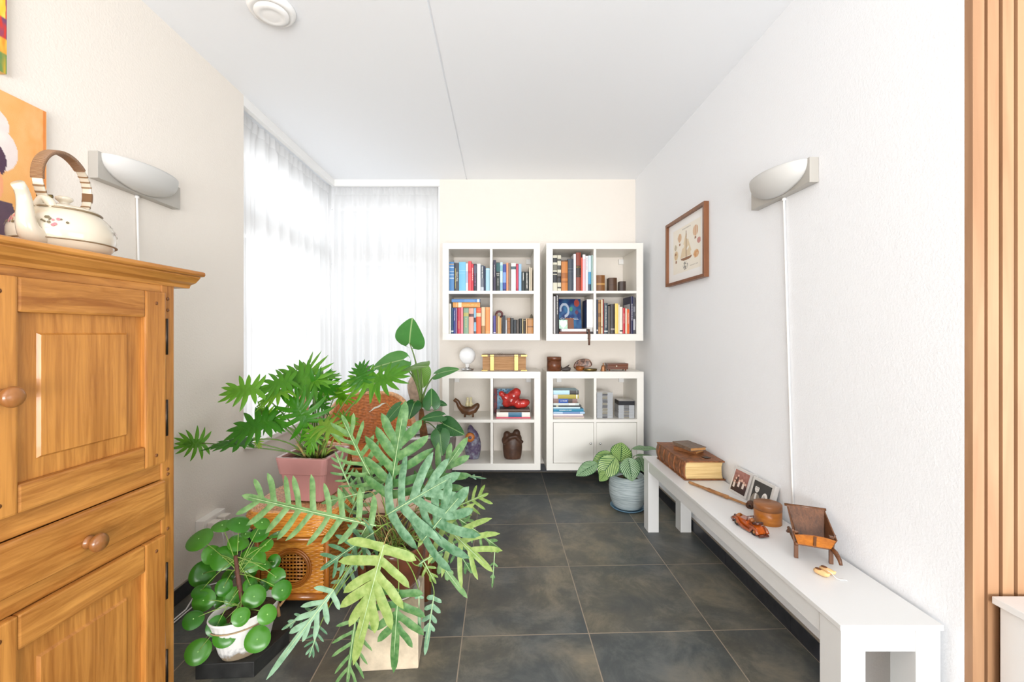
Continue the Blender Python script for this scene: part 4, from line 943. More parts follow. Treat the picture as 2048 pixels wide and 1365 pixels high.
for sg in (1, -1):
    c = KC + SD * (.084 * sg) + Vector((0, 0, .125)); mb = MB()
    mb.tube([c - SDn * .024, c - SDn * .012 + Vector((0, 0, .02)), c + Vector((0, 0, .034)), c + SDn * .012 + Vector((0, 0, .02)), c + SDn * .024], [.012, .015, .017, .015, .012], 12)
    mb.build('lug', ENA, ket, sub=1)
    m = MB(); p = c + Vector((0, 0, .035)); m.tube([p - SDn * .0195, p + SDn * .0195], .005, 10); m.build('rivet', BRASS, ket)
def wick():
    m, t, b = nodes('wrapped_wicker'); uv = nd(t, 'ShaderNodeUVMap'); sp = nd(t, 'ShaderNodeSeparateXYZ'); t.links.new(uv.outputs[0], sp.inputs[0])
    mu = nd(t, 'ShaderNodeMath', operation='MULTIPLY'); mu.inputs[1].default_value = 420; t.links.new(sp.outputs['Y'], mu.inputs[0]); si = nd(t, 'ShaderNodeMath', operation='SINE'); t.links.new(mu.outputs[0], si.inputs[0])
    r = nd(t, 'ShaderNodeValToRGB'); r.color_ramp.elements[0].color = (*lin('#8a6243'), 1); r.color_ramp.elements[1].color = (*lin('#b58e68'), 1); t.links.new(si.outputs[0], r.inputs['Fac']); t.links.new(r.outputs['Color'], b.inputs['Base Color'])
    bu = nd(t, 'ShaderNodeBump', Strength=.6, Distance=.003); t.links.new(si.outputs[0], bu.inputs['Height']); t.links.new(bu.outputs['Normal'], b.inputs['Normal']); b.inputs['Roughness'].default_value = .4; return m
def arc(v): a = lerp(R(218), R(-38), v); return KC + SD * (-.115 * math.cos(a)) + Vector((0, 0, .214 + .095 * math.sin(a)))
def strap(a, b, w_, th, n=24):
    mb = MB()
    def fn(u, v):
        vv = lerp(a, b, v); p = arc(vv); d = (arc(vv + .01) - arc(vv - .01)).normalized(); nn = SDn.cross(d); g = 2 * math.pi * u; x, y = math.cos(g), math.sin(g)
        x = math.copysign(abs(x) ** .45, x); y = math.copysign(abs(y) ** .45, y); return p + SDn * w_ * x + nn * th * y
    mb.grid(fn, 16, n); return mb
h = strap(.0, 1, .0135, .0035, 40).build('handle', ENA, ket)
strap(.12, .66, .0165, .006, 40).build('wicker_wrap', wick(), h)
strap(.83, .9, .0155, .005, 6).build('wicker_wrap', wick(), h)
for k in (.03, .07, .7, .74, .78, .94):
    strap(k, k + .012, .0145, .0045, 2).build('band', mat('#8a6a4a', .5), h)
def flower(az, zc, s):
    mb = MB(); PK, GR = 0, 1; rr = random.Random(int(az * 100))
    def onb(a, z):
        pr = [(.108, .004), (.126, .026), (.134, .052), (.131, .08), (.117, .106), (.098, .124)]
        for (r0, z0), (r1, z1) in zip(pr, pr[1:]):
            if z0 <= z <= z1: r = lerp(r0, r1, (z - z0) / (z1 - z0)); break
        else: r = .12
        return KC + Vector((r * math.cos(a), r * math.sin(a), z)), Vector((math.cos(a), math.sin(a), .35)).normalized()
    for k in range(16):
        da, dz = rr.gauss(0, .11 * s), rr.gauss(0, .0065 * s); p, n = onb(az + da, zc + dz); sz_ = rr.uniform(.0016, .0034) * s
        tq = n.orthogonal().normalized(); bq = n.cross(tq); mb.add([p + n * .0012 + (tq * math.cos(j) + bq * math.sin(j)) * sz_ for j in [2 * math.pi * i / 7 for i in range(7)]], [tuple(range(7))], 0 if abs(da) < .07 else 1)
    mb.build('flower_decal', [mat('#b9757a', .3), mat('#6d6148', .3)], ket)
for a in (-.95, -1.9, .6, -2.6): flower(a, .085, 1.5)
for o in bpy.data.objects:
    if o.name not in KS0 and o.type == 'MESH': o.data.transform(Matrix.Diagonal((.78, .78, .85, 1)))
# wooden spoon end lying beside the kettle
mb = MB(); b = Vector((-1.10, .80, CABZ + .016)); mb.tube([b, b + Vector((-.012, .06, -.003)), b + Vector((-.02, .1, .0)), b + Vector((-.028, .14, .002)), b + Vector((-.03, .152, .003))], [.011, .0105, .0115, .0135, .008], 14)
rootmesh(mb, 'wooden_rolling_pin', wood('orange_turned_wood', '#cf8f52', '#a8642f', 'y', 1, .35, 20), 'orange turned wooden handle lying on the oak cabinet left of the kettle', 'kitchen tool', base=(b.x, b.y + .07, CABZ))

# ------------------------------------------------------------------ paintings on the left wall
def wallpix(Y, z): return VPX + XL * FPX / Y, VPY - (z - EYE) * FPX / Y
def woman(u, v):
    Y, z = lerp(1.391, .90, u * u), lerp(1.46, 1.949, v); n = noise.noise(Vector((u * 9, v * 4, 2))) * .5 + noise.noise(Vector((u * 20, v * 20, 5))) * .25
    s = (1.391 - Y) + .028                                    # distance from the right edge in metres
    c = mix3(lin('#e79a4a'), lin('#f0bd84'), clamp(.4 + n)); c = mix3(c, lin('#e2b06a'), sm(.05, .12, s) * .6)
    if .03 < s < .038: c = mix3(c, lin('#d7772f'), .7)
    def ell(cs, cz, rs, rz): return ((s - cs) / rs) ** 2 + ((z - cz) / rz) ** 2 < 1
    if ell(.185, 1.845, .052, .05) or ell(.165, 1.775, .055, .065): c = mix3(lin('#efe6df'), lin('#d9c9c8'), clamp(.5 + n))
    if ell(.215, 1.74, .075, .07): c = mix3(lin('#5a3a4c'), lin('#46304a'), clamp(.5 + n))
    if ell(.19, 1.67, .042, .062): c = mix3(lin('#edae83'), lin('#e7966a'), clamp(.5 + n))
    if z < 1.625 and s > .125 - (1.625 - z) * .28: c = mix3(lin('#4a3b4d'), lin('#6a5261'), clamp(.4 + n))
    if ell(.26, 1.83, .04, .06): c = lin('#e9ae86')
    return c
t = thing('painting', 'orange canvas painting of a woman in a white bonnet and dark dress, behind the kettle', 'painting', (XL + .012, 1.17, 1.46))
mb = MB(); mb.box(XL + .001, XL + .022, .90, 1.391, 1.46, 1.949); mb.build('stretcher', mat('#d9a26b', .8), t)
mb = MB(); mb.grid(lambda u, v: Vector((XL + .0228, lerp(1.391, .90, u * u), lerp(1.46, 1.949, v))), 150, 170, colfn=woman, smooth=False); mb.build('picture', CANVAS, t)
def flow(u, v):
    n = noise.noise(Vector((u * 14, v * 14, 9))); c = mix3(lin('#f2c21f'), lin('#f3d75a'), clamp(.5 + n))
    if noise.noise(Vector((u * 11, v * 11, 4))) > .16 and v > .12: c = mix3(lin('#d8452c'), lin('#8a4a6a'), clamp(noise.noise(Vector((u * 9, v * 9, 8))) + .3))
    if .2 < v < .33: c = mix3(lin('#d23b2c'), lin('#7a4a6e'), clamp(.35 + n * 1.6))
    elif .12 < v <= .2: c = mix3(lin('#e9962a'), lin('#f0c34a'), clamp(.5 + n))
    elif v <= .12: c = mix3(lin('#6d8f4f'), lin('#c9a52a'), clamp(.3 + n))
    return c
t = thing('painting', 'yellow flower painting cut by the left picture edge, above the woman painting', 'painting', (XL + .012, 1.05, 2.005))
mb = MB(); mb.box(XL + .001, XL + .02, .8, 1.281, 2.004, 2.5); mb.build('stretcher', mat('#d9b26b', .8), t)
mb = MB(); mb.grid(lambda u, v: Vector((XL + .0208, lerp(1.281, .8, u * u), lerp(2.004, 2.5, v))), 90, 90, colfn=flow, smooth=False); mb.build('picture', CANVAS, t)

# ------------------------------------------------------------------ wall lamps
LAMP = mat('#b3afa8', .38, .15); SHADE = mat('#cbcac7', .5)
def wall_lamp(xw, sg, y0, y1, z0, z1, zcord, label, ycord):
    """sg: +1 for a lamp on the left wall (facing +X)"""
    t = thing('wall_lamp', label, 'lamp', (xw, (y0 + y1) / 2, z0)); d = .035
    mb = MB(); mb.obox((xw + sg * .0006, y0, z0), (sg * d, 0, 0), (0, y1 - y0, 0), (0, 0, z1 - z0)); mb.build('wall_plate', LAMP, t, bevel=.002)
    yc = (y0 + y1) / 2; a = (y1 - y0) / 2 * .84; dp = .088; yb = yc - .018; hh = (z1 - z0) * .93; x0 = xw + sg * (d + .0008)
    mb = MB()
    def fn(u, v):
        th = math.pi * u; ph = math.pi / 2 * v       # bowl open at the top
        return Vector((x0 + sg * dp * math.sin(th) * math.cos(ph) ** .8, yb + a * math.cos(th), z1 - .003 - hh * math.sin(ph) * math.sin(th) ** .75))
    mb.grid(fn, 36, 16); mb.build('bowl_shade', SHADE, t, solid=.003)
    mb = MB(); xc = xw + sg * .008
    mb.tube([(xc, yc, z0 + .004), (xc, yc, z0 - .02), (xc, lerp(yc, ycord, .5), lerp(z0, zcord, .5)), (xc, ycord, zcord)], .004, 8); mb.tube([(xc, yc, z0 - .001), (xc, yc, z0 - .012)], .008, 10); mb.build('cord', WHITE, t)
wall_lamp(XL, 1, 1.555, 1.957, 1.797, 1.895, .36, 'satin grey half bowl wall lamp with white cord on the cream left wall', 1.80)
wall_lamp(XR, -1, 1.642, 2.025, 1.812, 1.908, .47, 'satin grey half bowl wall lamp with white cord on the white right wall', 1.775)

# framed print on the right wall
y0, y1, z0, z1 = 2.505, 3.09, 1.566, 2.005
t = thing('framed_print', 'brown wood framed print of a sailing ship and balloons on the white right wall', 'picture', (XR - .012, (y0 + y1) / 2, z0))
FR = wood('walnut_frame', '#8d5a38', '#6a3e22', 'z', 1, .4, 26); mb = MB(); xf = XR - .03
for (a, b, c, d) in ((y0, y1, z1 - .02, z1), (y0, y1, z0, z0 + .02), (y0, y0 + .02, z0 + .02, z1 - .02), (y1 - .02, y1, z0 + .02, z1 - .02)): mb.box(xf, XR - .001, a, b, c, d)
mb.build('frame', FR, t, bevel=.001)
def pr(u, v):
    # u runs from the far edge to the near edge
    c = lin('#f4f3f1')
    if not (.14 < u < .9 and .13 < v < .88): return c
    c = lin('#f3ede0')
    a, b = (u - .14) / .76, (v - .13) / .75
    def line(x, y, r): return math.hypot((a - x) * 1.1, b - y) < r
    def bal(x, y, r, col):
        nonlocal c
        q = math.hypot((a - x) * 1.15, (b - y) * .9)
        if q < r: c = mix3(lin(col), lin('#e9d9bd'), .5 + .5 * math.sin(a * 120))
        if abs(a - x) < .025 and -.17 < b - y < -.12: c = lin('#9b6a4a')
    bal(.26, .78, .085, '#c98a55'); bal(.82, .78, .1, '#cf8d62'); bal(.12, .42, .09, '#c9a25c'); bal(.1, .6, .06, '#a9a58a')
    if b > .32 and b < .85 and abs(a - .5) < (.85 - b) * .42 and noise.noise(Vector((a * 8, b * 8, 0))) > -.25: c = lin('#e3cfae')
    if abs(a - .5) < .008 and .3 < b < .88: c = lin('#7a5a40')
    if ((a - .5) / .2) ** 2 + ((b - .3) / .06) ** 2 < 1 and b < .31: c = lin('#94694a')
    if math.hypot(a - .84, b - .3) < .085: c = mix3(lin('#d38a45'), lin('#e9c9a0'), clamp(.5 + noise.noise(Vector((a * 20, b * 20, 1)))))
    if math.hypot(a - .47, (b - .13)) < .09 and noise.noise(Vector((a * 24, b * 24, 1))) > -.1: c = lin('#9a968f')
    if math.hypot(a - .93, b - .55) < .06: c = lin('#c98f86')
    if abs(b - .93) < .012 and .35 < a < .66 and math.sin(a * 190) > -.3: c = lin('#a9a196')
    if abs(b - .09) < .008 and .62 < a < .9 and math.sin(a * 230) > -.3: c = lin('#8d867c')
    return c
mb = MB(); mb.grid(lambda u, v: Vector((XR - .012, lerp(y1 - .02, y0 + .02, u), lerp(z0 + .02, z1 - .02, v))), 130, 110, colfn=pr, smooth=False); mb.build('print', PICTURE, t)

# ------------------------------------------------------------------ ceiling valve, socket, floor cord
vc = Vector((-.965, 1.83, ZC)); t = thing('ceiling_vent', 'round white ventilation valve on the ceiling near the left wall', 'vent', (vc.x, vc.y, ZC - .04))
mb = MB(); mb.lathe([(.094, 0), (.094, -.008), (.088, -.02), (.078, -.026), (.073, -.022)], vc, 48); mb.build('rim', WHITE, t)
mb = MB(); mb.lathe([(.03, -.01), (.067, -.02), (.0685, -.026), (.066, -.033), (.045, -.037), (.043, -.0355), (.03, -.0375), (.0001, -.038)], vc, 48); mb.build('valve_disc', WHITE, t)
t = thing('wall_socket', 'white double wall socket with plugs low on the cream wall', 'socket', (XL + .02, 2.18, .245)); PLAST = mat('#ebe7e2', .35)
mb = MB(); mb.box(XL + .0005, XL + .045, 2.10, 2.262, .243, .325); mb.build('housing', PLAST, t, bevel=.004)
for (ya, yb_) in ((2.115, 2.165), (2.19, 2.24)):
    mb = MB(); mb.box(XL + .0455, XL + .09, ya, yb_, .258, .31); pl = mb.build('plug', mat('#e3dcd4', .4), t, bevel=.006)
    mb = MB(); ym = (ya + yb_) / 2; mb.tube(bez((XL + .088, ym, .285), (XL + .13, ym, .27), (XL + .1, ym + .03, .02), 14, (XL + .1, ym + .06, .0055)), .0035, 8); mb.build('plug_cord', WHITE, pl)
mb = MB(); mb.tube([(-1.43, 1.62, .005), (-1.405, 1.78, .005), (-1.40, 1.93, .005), (-1.43, 2.02, .005), (-1.42, 2.12, .005), (-1.36, 2.16, .005), (-1.33, 2.2, .005)], .0035, 8); mb.tube([(-1.41, 1.62, .005), (-1.39, 1.80, .005), (-1.385, 1.95, .005), (-1.40, 2.06, .005)], .003, 8)
rootmesh(mb, 'power_cord', WHITE, 'white power cord lying along the dark skirting behind the round leaved plant', 'cord', base=(-1.4, 1.9, 0))

# ------------------------------------------------------------------ slat panel and white cabinet at the right edge
SLAT = wood('light_oak_slats', '#b48c68', '#9a7150', 'z', 1, .5, 22, .06); FELT = mat('#6a4224', .9)
t = thing('slat_panel', 'tall light oak slat wall panel at the right edge of the room', 'wall panel', (1.9, YE, 0))
mb = MB(); mb.box(XR + .0302, 2.7, YE - .006, YE - .0005, .0, ZC - .001); mb.build('backing', FELT, t)
mb = MB(); mb.box(XR + .0002, XR + .030, YE - .021, YE - .0005, 0, ZC - .001); mb.build('edge_board', SLAT, t, bevel=.001)
mb = MB(); x = XR + .0403
while x < 2.7: mb.box(x, x + .0285, YE - .019, YE - .0062, 0, ZC - .001); x += .0385
mb.build('slats', SLAT, t)
t = thing('white_cabinet', 'low white cabinet standing before the oak slat panel, cut by the picture', 'cabinet', (1.5, .82, 0)); WC = mat('#dfdedc', .4)
zt = .571; ya, yb_ = .55, 1.098
mb = MB(); mb.box(1.247, 1.75, ya, yb_, zt - .018, zt); mb.build('top', WC, t, bevel=.0015)
mb = MB(); mb.box(1.275, 1.72, ya + .03, yb_ - .012, .0, zt - .018)
for (a, b, c, d) in ((ya + .02, ya + .07, .0, zt - .0185), (yb_ - .06, yb_ - .008, .0, zt - .0185)): mb.box(1.259, 1.2755, a, b, c, d)
mb.box(1.262, 1.2755, ya + .07, yb_ - .06, zt - .075, zt - .0185); mb.box(1.262, 1.2755, ya + .07, yb_ - .06, .02, .09)
mb.build('body', WC, t, bevel=.001)

# ------------------------------------------------------------------ white bench
BW = mat('#dededd', .3); BZ = .453; bx0, bx1, by0, by1 = .914, 1.192, 1.162, 2.775
t = thing('white_bench', 'long low white wooden bench along the right wall', 'bench', ((bx0 + bx1) / 2, (by0 + by1) / 2, 0))
mb = MB(); mb.box(bx0, bx1, by0, by1, BZ - .0145, BZ); mb.build('bench_top', BW, t, bevel=.0012)
for xa in (bx0 + .006, bx1 - .07):
    for ya in (by0 + .006, by1 - .086):
        mb = MB(); mb.box(xa, xa + .066, ya, ya + .078, 0, BZ - .0147); mb.build('leg', BW, t, bevel=.001)
az = BZ - .0147 - .062
for (a, b, c, d) in ((bx0 + .009, bx0 + .029, by0 + .084, by1 - .086), (bx1 - .03, bx1 - .012, by0 + .084, by1 - .086), (bx0 + .072, bx1 - .07, by0 + .009, by0 + .027), (bx0 + .072, bx1 - .07, by1 - .03, by1 - .012)):
    mb = MB(); mb.box(a, b, c, d, az, BZ - .0147); mb.build('apron', BW, t, bevel=.0008)

# things on the bench
z = BZ + .0006
def rbox(mb, c, a, l, wd, h, m=0):
    """box centred on c (plan), rotated by a, length l along local y, width wd along local x"""
    u = Vector((math.cos(a), math.sin(a), 0)); v = Vector((-math.sin(a), math.cos(a), 0)); return mb.obox(Vector(c) - u * wd / 2 - v * l / 2, u * wd, v * l, (0, 0, h), m)
OLDL = mat('#7d4a24', .5, bump=.5, bscale=45, var=.45); OLDP = pagemat('foxed_page_edges', '#e2c78f', '#b8935a')
t = thing('antique_book', 'huge worn brown leather antique book lying at the far end of the bench', 'book', (1.085, 2.53, z))
x0, x1, ya, yb_ = .978, 1.198, 2.31, 2.715
mb = MB(); mb.box(x0 + .004, x1 + .004, ya - .006, yb_, z, z + .006); mb.box(x0 + .004, x1, ya - .004, yb_, z + .095, z + .102)
sp = [(x0 + .012 * (1 - math.sin(math.pi * i / 8)), z + .102 * i / 8) for i in range(9)]
k = len(sp); pts = [Vector((a, y, c)) for y in (ya - .004, yb_) for a, c in sp]; pts += [Vector((a + .006, y, c)) for y in (ya - .004, yb_) for a, c in sp]
fs = [(i, i + 1, k + i + 1, k + i) for i in range(k - 1)] + [(i, 2 * k + i, 2 * k + i + 1, i + 1) for i in range(k - 1)] + [(k + i, k + i + 1, 3 * k + i + 1, 3 * k + i) for i in range(k - 1)]
mb.add(pts, fs, 0, True)
for i in range(5):
    y = lerp(ya + .05, yb_ - .05, i / 4); mb.tube([(a - .001, y, c) for a, c in sp], .004, 8)
mb.build('cover', OLDL, t, bevel=.0015)
mb = MB(); mb.add([Vector((a, y, c)) for y in (ya + .003, yb_ - .004) for a, c in ((x0 + .012, z + .0065), (x1 - .008, z + .0065), (x1 - .014, z + .03), (x1 - .015, z + .07), (x1 - .008, z + .0945), (x0 + .012, z + .0945))],
    [(0, 1, 2, 3, 4, 5), (11, 10, 9, 8, 7, 6)] + [(i, 6 + i, 6 + (i + 1) % 6, (i + 1) % 6) for i in range(6)]); mb.build('pages', OLDP, t)
mb = MB(); rbox(mb, (1.128, 2.37, z + .1024), .25, .03, .035, .003); mb.build('clasp', mat('#3d342e', .4, .7), t)
def oldbook(c, a, l, wd, h, label, col):
    t = thing('antique_book', label, 'book', c, 0, 'small antique books on the huge one'); m = MB()
    u = Vector((math.cos(a), math.sin(a), 0)); v = Vector((-math.sin(a), math.cos(a), 0)); c = Vector(c)
    rbox(m, c, a, l, wd, .003); rbox(m, c + Vector((0, 0, h - .003)), a, l, wd, .003); rbox(m, c - u * (wd / 2 - .0015) + Vector((0, 0, .003)), a, l, .003, h - .006); m.build('cover', mat(col, .5, bump=.3, bscale=60, var=.3), t)
    m = MB(); rbox(m, c + u * .001 + Vector((0, 0, .003)), a, l - .006, wd - .008, h - .006); m.build('pages', mat('#b5834c', .8, var=.15), t)
oldbook((1.095, 2.515, z + .1025), R(38), .135, .09, .017, 'small brown antique book lying askew beneath another on the huge book', '#7a4b28')
oldbook((1.10, 2.52, z + .1203), R(14), .16, .105, .019, 'small antique book with a grey brown cover, topmost on the huge book', '#6f5a49')
# photo frames leaning on the wall
ACR = mat('#cfccc8', .15, coat=.4)
def pf(c0, c1, h, tilt, label, fn):
    """bottom edge from c0 (far) to c1 (near), leaning towards +X"""
    c0, c1 = Vector(c0), Vector(c1); d = c1 - c0; n = Vector((-1, 0, 0)); n = (n - d.normalized() * n.dot(d.normalized())).normalized(); up = (Vector((0, 0, 1)) * math.cos(tilt) - n * math.sin(tilt)); nn = d.normalized().cross(up); nn = nn if nn.x < 0 else -nn
    t = thing('photo_frame', label, 'picture frame', (c0 + c1) / 2); m = MB(); m.obox(c0, d, up * h, -nn * .022); m.build('frame', ACR, t, bevel=.002)
    m = MB(); e = .1
    m.grid(lambda u, v: c0 + d * lerp(e, 1 - e, u) + up * h * lerp(e, 1 - e, v) + nn * .0006, 80, 80, colfn=fn, smooth=False); m.build('photograph', GLOSSY_PRINT, t)
def group_photo(u, v):
    c = mix3(lin('#6d4038'), lin('#a8756a'), clamp(v + noise.noise(Vector((u * 8, v * 8, 0))) * .4))
    if v < .38: c = lin('#3b2a28')
    for (x, y, r) in ((.2, .6, .06), (.3, .75, .05), (.45, .55, .06), (.6, .6, .07), (.75, .55, .06), (.88, .5, .06), (.15, .45, .06)):
        if math.hypot(u - x, v - y) < r: c = lin('#d9b3a0')
        if abs(u - x) < r * 1.1 and y - .3 < v < y - r: c = lin('#e2d3c8') if int(x * 100) % 2 else lin('#4a3230')
    return c
def couple_photo(u, v):
    c = lin('#3d3b39')
    if ((u - .28) / .26) ** 2 + ((v - .12) / .36) ** 2 < 1: c = lin('#8b8175')
    if abs(u - .24) < .05 and .2 < v < .46: c = lin('#e2dfdb')
    if ((u - .25) / .12) ** 2 + ((v - .68) / .18) ** 2 < 1: c = lin('#d9d5d0') if v < .76 else lin('#4a4643')
    if ((u - .75) / .2) ** 2 + ((v - .0) / .25) ** 2 < 1: c = lin('#55504c')
    if ((u - .74) / .15) ** 2 + ((v - .42) / .22) ** 2 < 1: c = lin('#efece8')
    if ((u - .7) / .08) ** 2 + ((v - .42) / .13) ** 2 < 1: c = lin('#c9c4be')
    for (x, y) in ((.22, .7), (.29, .7), (.67, .45), (.74, .45)):
        if math.hypot(u - x, v - y) < .016: c = lin('#2b2827')
    if (abs(v - .6) < .012 and abs(u - .255) < .03) or (abs(v - .35) < .012 and abs(u - .7) < .03): c = lin('#7d746e')
    return c
pf((1.140, 2.165, z), (1.152, 2.035, z), .128, R(18), 'clear photo frame with a sepia group photo, left one of two beside the huge book', group_photo)
pf((1.142, 2.005, z), (1.154, 1.865, z), .128, R(16), 'clear photo frame with a black and white couple photo behind the round box', couple_photo)
# pipe
BAMB = wood('bamboo_pipe', '#b3824f', '#7d4f2a', 'y', 4, .4, 30); t = thing('long_pipe', 'long thin bamboo like pipe with a small round bowl lying across the bench', 'pipe', (1.06, 2.09, z))
pa_, pb_ = Vector((.985, 2.255, z + .0085)), Vector((1.118, 1.945, z + .0105)); d = pb_ - pa_
mb = MB(); ts = [0, .03, .2, .34, .35, .4, .41, .55, .62, .63, .68, .7, .85, 1.0]; rs = [.006, .0075, .0065, .0075, .0095, .0095, .0085, .0085, .0085, .0095, .0095, .006, .0058, .0058]
mb.tube([pa_ + d * k for k in ts], rs, 14); mb.build('stem', BAMB, t)
mb = MB(); cc = pb_ + d.normalized() * .004; mb.tube([cc + Vector((.012, .012, .004)), cc + Vector((-.004, -.008, .004))], [.016, .0165], 18); mb.tube([cc + Vector((-.0045, -.0085, .004)), cc + Vector((-.0062, -.0105, .004))], [.012, .006], 18); mb.tube([cc + Vector((-.0062, -.0105, .004)), cc + Vector((-.0066, -.011, .004))], [.005, .005], 12, 1); mb.build('bowl', [mat('#5b3a26', .4), mat('#1a120d', .6)], t)
# round box
AMB = wood('amber_box_wood', '#b57028', '#935418', 'x', 3, .35, 20); c = (1.113, 1.80, z); r_ = .051
t = thing('round_box', 'amber brown cylindrical wooden box standing on the bench', 'box', c)
mb = MB(); mb.lathe([(r_, 0), (r_, .053), (r_ * .98, .0535)], c, 44); mb.build('body', AMB, t)
mb = MB(); mb.lathe([(r_ * .98, .0538), (r_ * 1.012, .054), (r_ * 1.012, .076), (r_ * .99, .0785), (.0001, .0788)], c, 44); mb.build('lid', wood('box_lid_wood', '#a06a3c', '#85512b', 'x', 3, .4, 20), t)
# toy car: local frame, +f forward
def toycar():
    f = Vector((-.16, .987, 0)).normalized(); r = Vector((f.y, -f.x, 0)); o = Vector((.998, 1.728, z)); t = thing('toy_car', 'polished orange brown wooden toy vintage car on the bench', 'toy', o)
    OR = wood('polished_orange_wood', '#c05a18', '#7d3108', 'y', 6, .2, 26, coat=.6); DK = mat('#4a1d0c', .25, coat=.5); BK = mat('#231510', .35)
    def L(x, y, zz): return o + (r * x + f * y + Vector((0, 0, zz))) * .86
    def prism(mb, pts, x0, x1):
        k = len(pts); v = [L(x0, y, q) for y, q in pts] + [L(x1, y, q) for y, q in pts]
        mb.add(v, [tuple(range(k - 1, -1, -1)), tuple(range(k, 2 * k))] + [(i, (i + 1) % k, k + (i + 1) % k, k + i) for i in range(k)]); return mb
    mb = MB(); prism(mb, [(-.072, .01), (.05, .01), (.07, .012), (.07, .034), (.062, .04), (.01, .044), (.004, .043), (0, .028), (-.036, .028), (-.04, .043), (-.058, .036), (-.074, .016)], -.019, .019); mb.build('body', OR, t, bevel=.003)
    mb = MB(); mb.tube([L(-.013, -.034, .045), L(-.0135, -.056, .052), L(.0135, -.056, .052), L(.013, -.034, .045)], [.005, .006, .006, .005], 8); prism(mb, [(-.036, .043), (-.058, .05), (-.06, .056), (-.034, .05)], -.018, .018); mb.build('folded_roof', DK, t)
    mb = MB()
    for sx_ in (-.0155, .0155): mb.tube([L(sx_, .002, .042), L(sx_, -.004, .064)], .002, 6)
    mb.tube([L(-.0155, -.004, .064), L(.0155, -.004, .064)], .0022, 6); mb.build('windscreen', DK, t)
    for sg in (-1, 1):
        mb = MB(); x = sg * .0255; mb.tube([L(x, .088, .02), L(x, .075, .03), L(x, .055, .031), L(x, .036, .014), L(x, .0, .009), L(x, -.03, .011), L(x, -.04, .026), L(x, -.053, .033), L(x, -.068, .027), L(x, -.078, .012)], .0065, 8); mb.build('mudguard', mat('#8a3f14', .22, coat=.5, var=.3), t)
        for y in (.056, -.054):
            mb = MB(); mb.tube([L(sg * .0195, y, .0152), L(sg * .0255, y, .0152)], .0145, 20); mb.tube([L(sg * .0256, y, .0152), L(sg * .0272, y, .0152)], [.006, .0045], 12, 1); mb.build('wheel', [BK, mat('#b0763c', .3)], t)
        mb = MB(); mb.tube([L(sg * .014, .074, .036), L(sg * .014, .083, .036)], .0055, 10); mb.build('headlamp', DK, t)
    mb = MB(); prism(mb, [(-.088, .004), (-.076, .004), (-.076, .012), (-.088, .011)], -.024, .024); prism(mb, [(.083, .006), (.09, .006), (.09, .013), (.083, .013)], -.024, .024); prism(mb, [(-.076, .006), (.083, .006), (.083, .0105), (-.076, .0105)], -.009, .009); mb.build('bumper', DK, t, bevel=.001)
    mb = MB(); mb.tube([L(0, .071, .03), L(0, .0745, .03)], [.017, .015], 12); mb.tube([L(0, -.012, .047), L(0, -.018, .052)], .009, 12, 0); mb.build('grille', mat('#9a5a22', .25, coat=.5), t)
toycar()
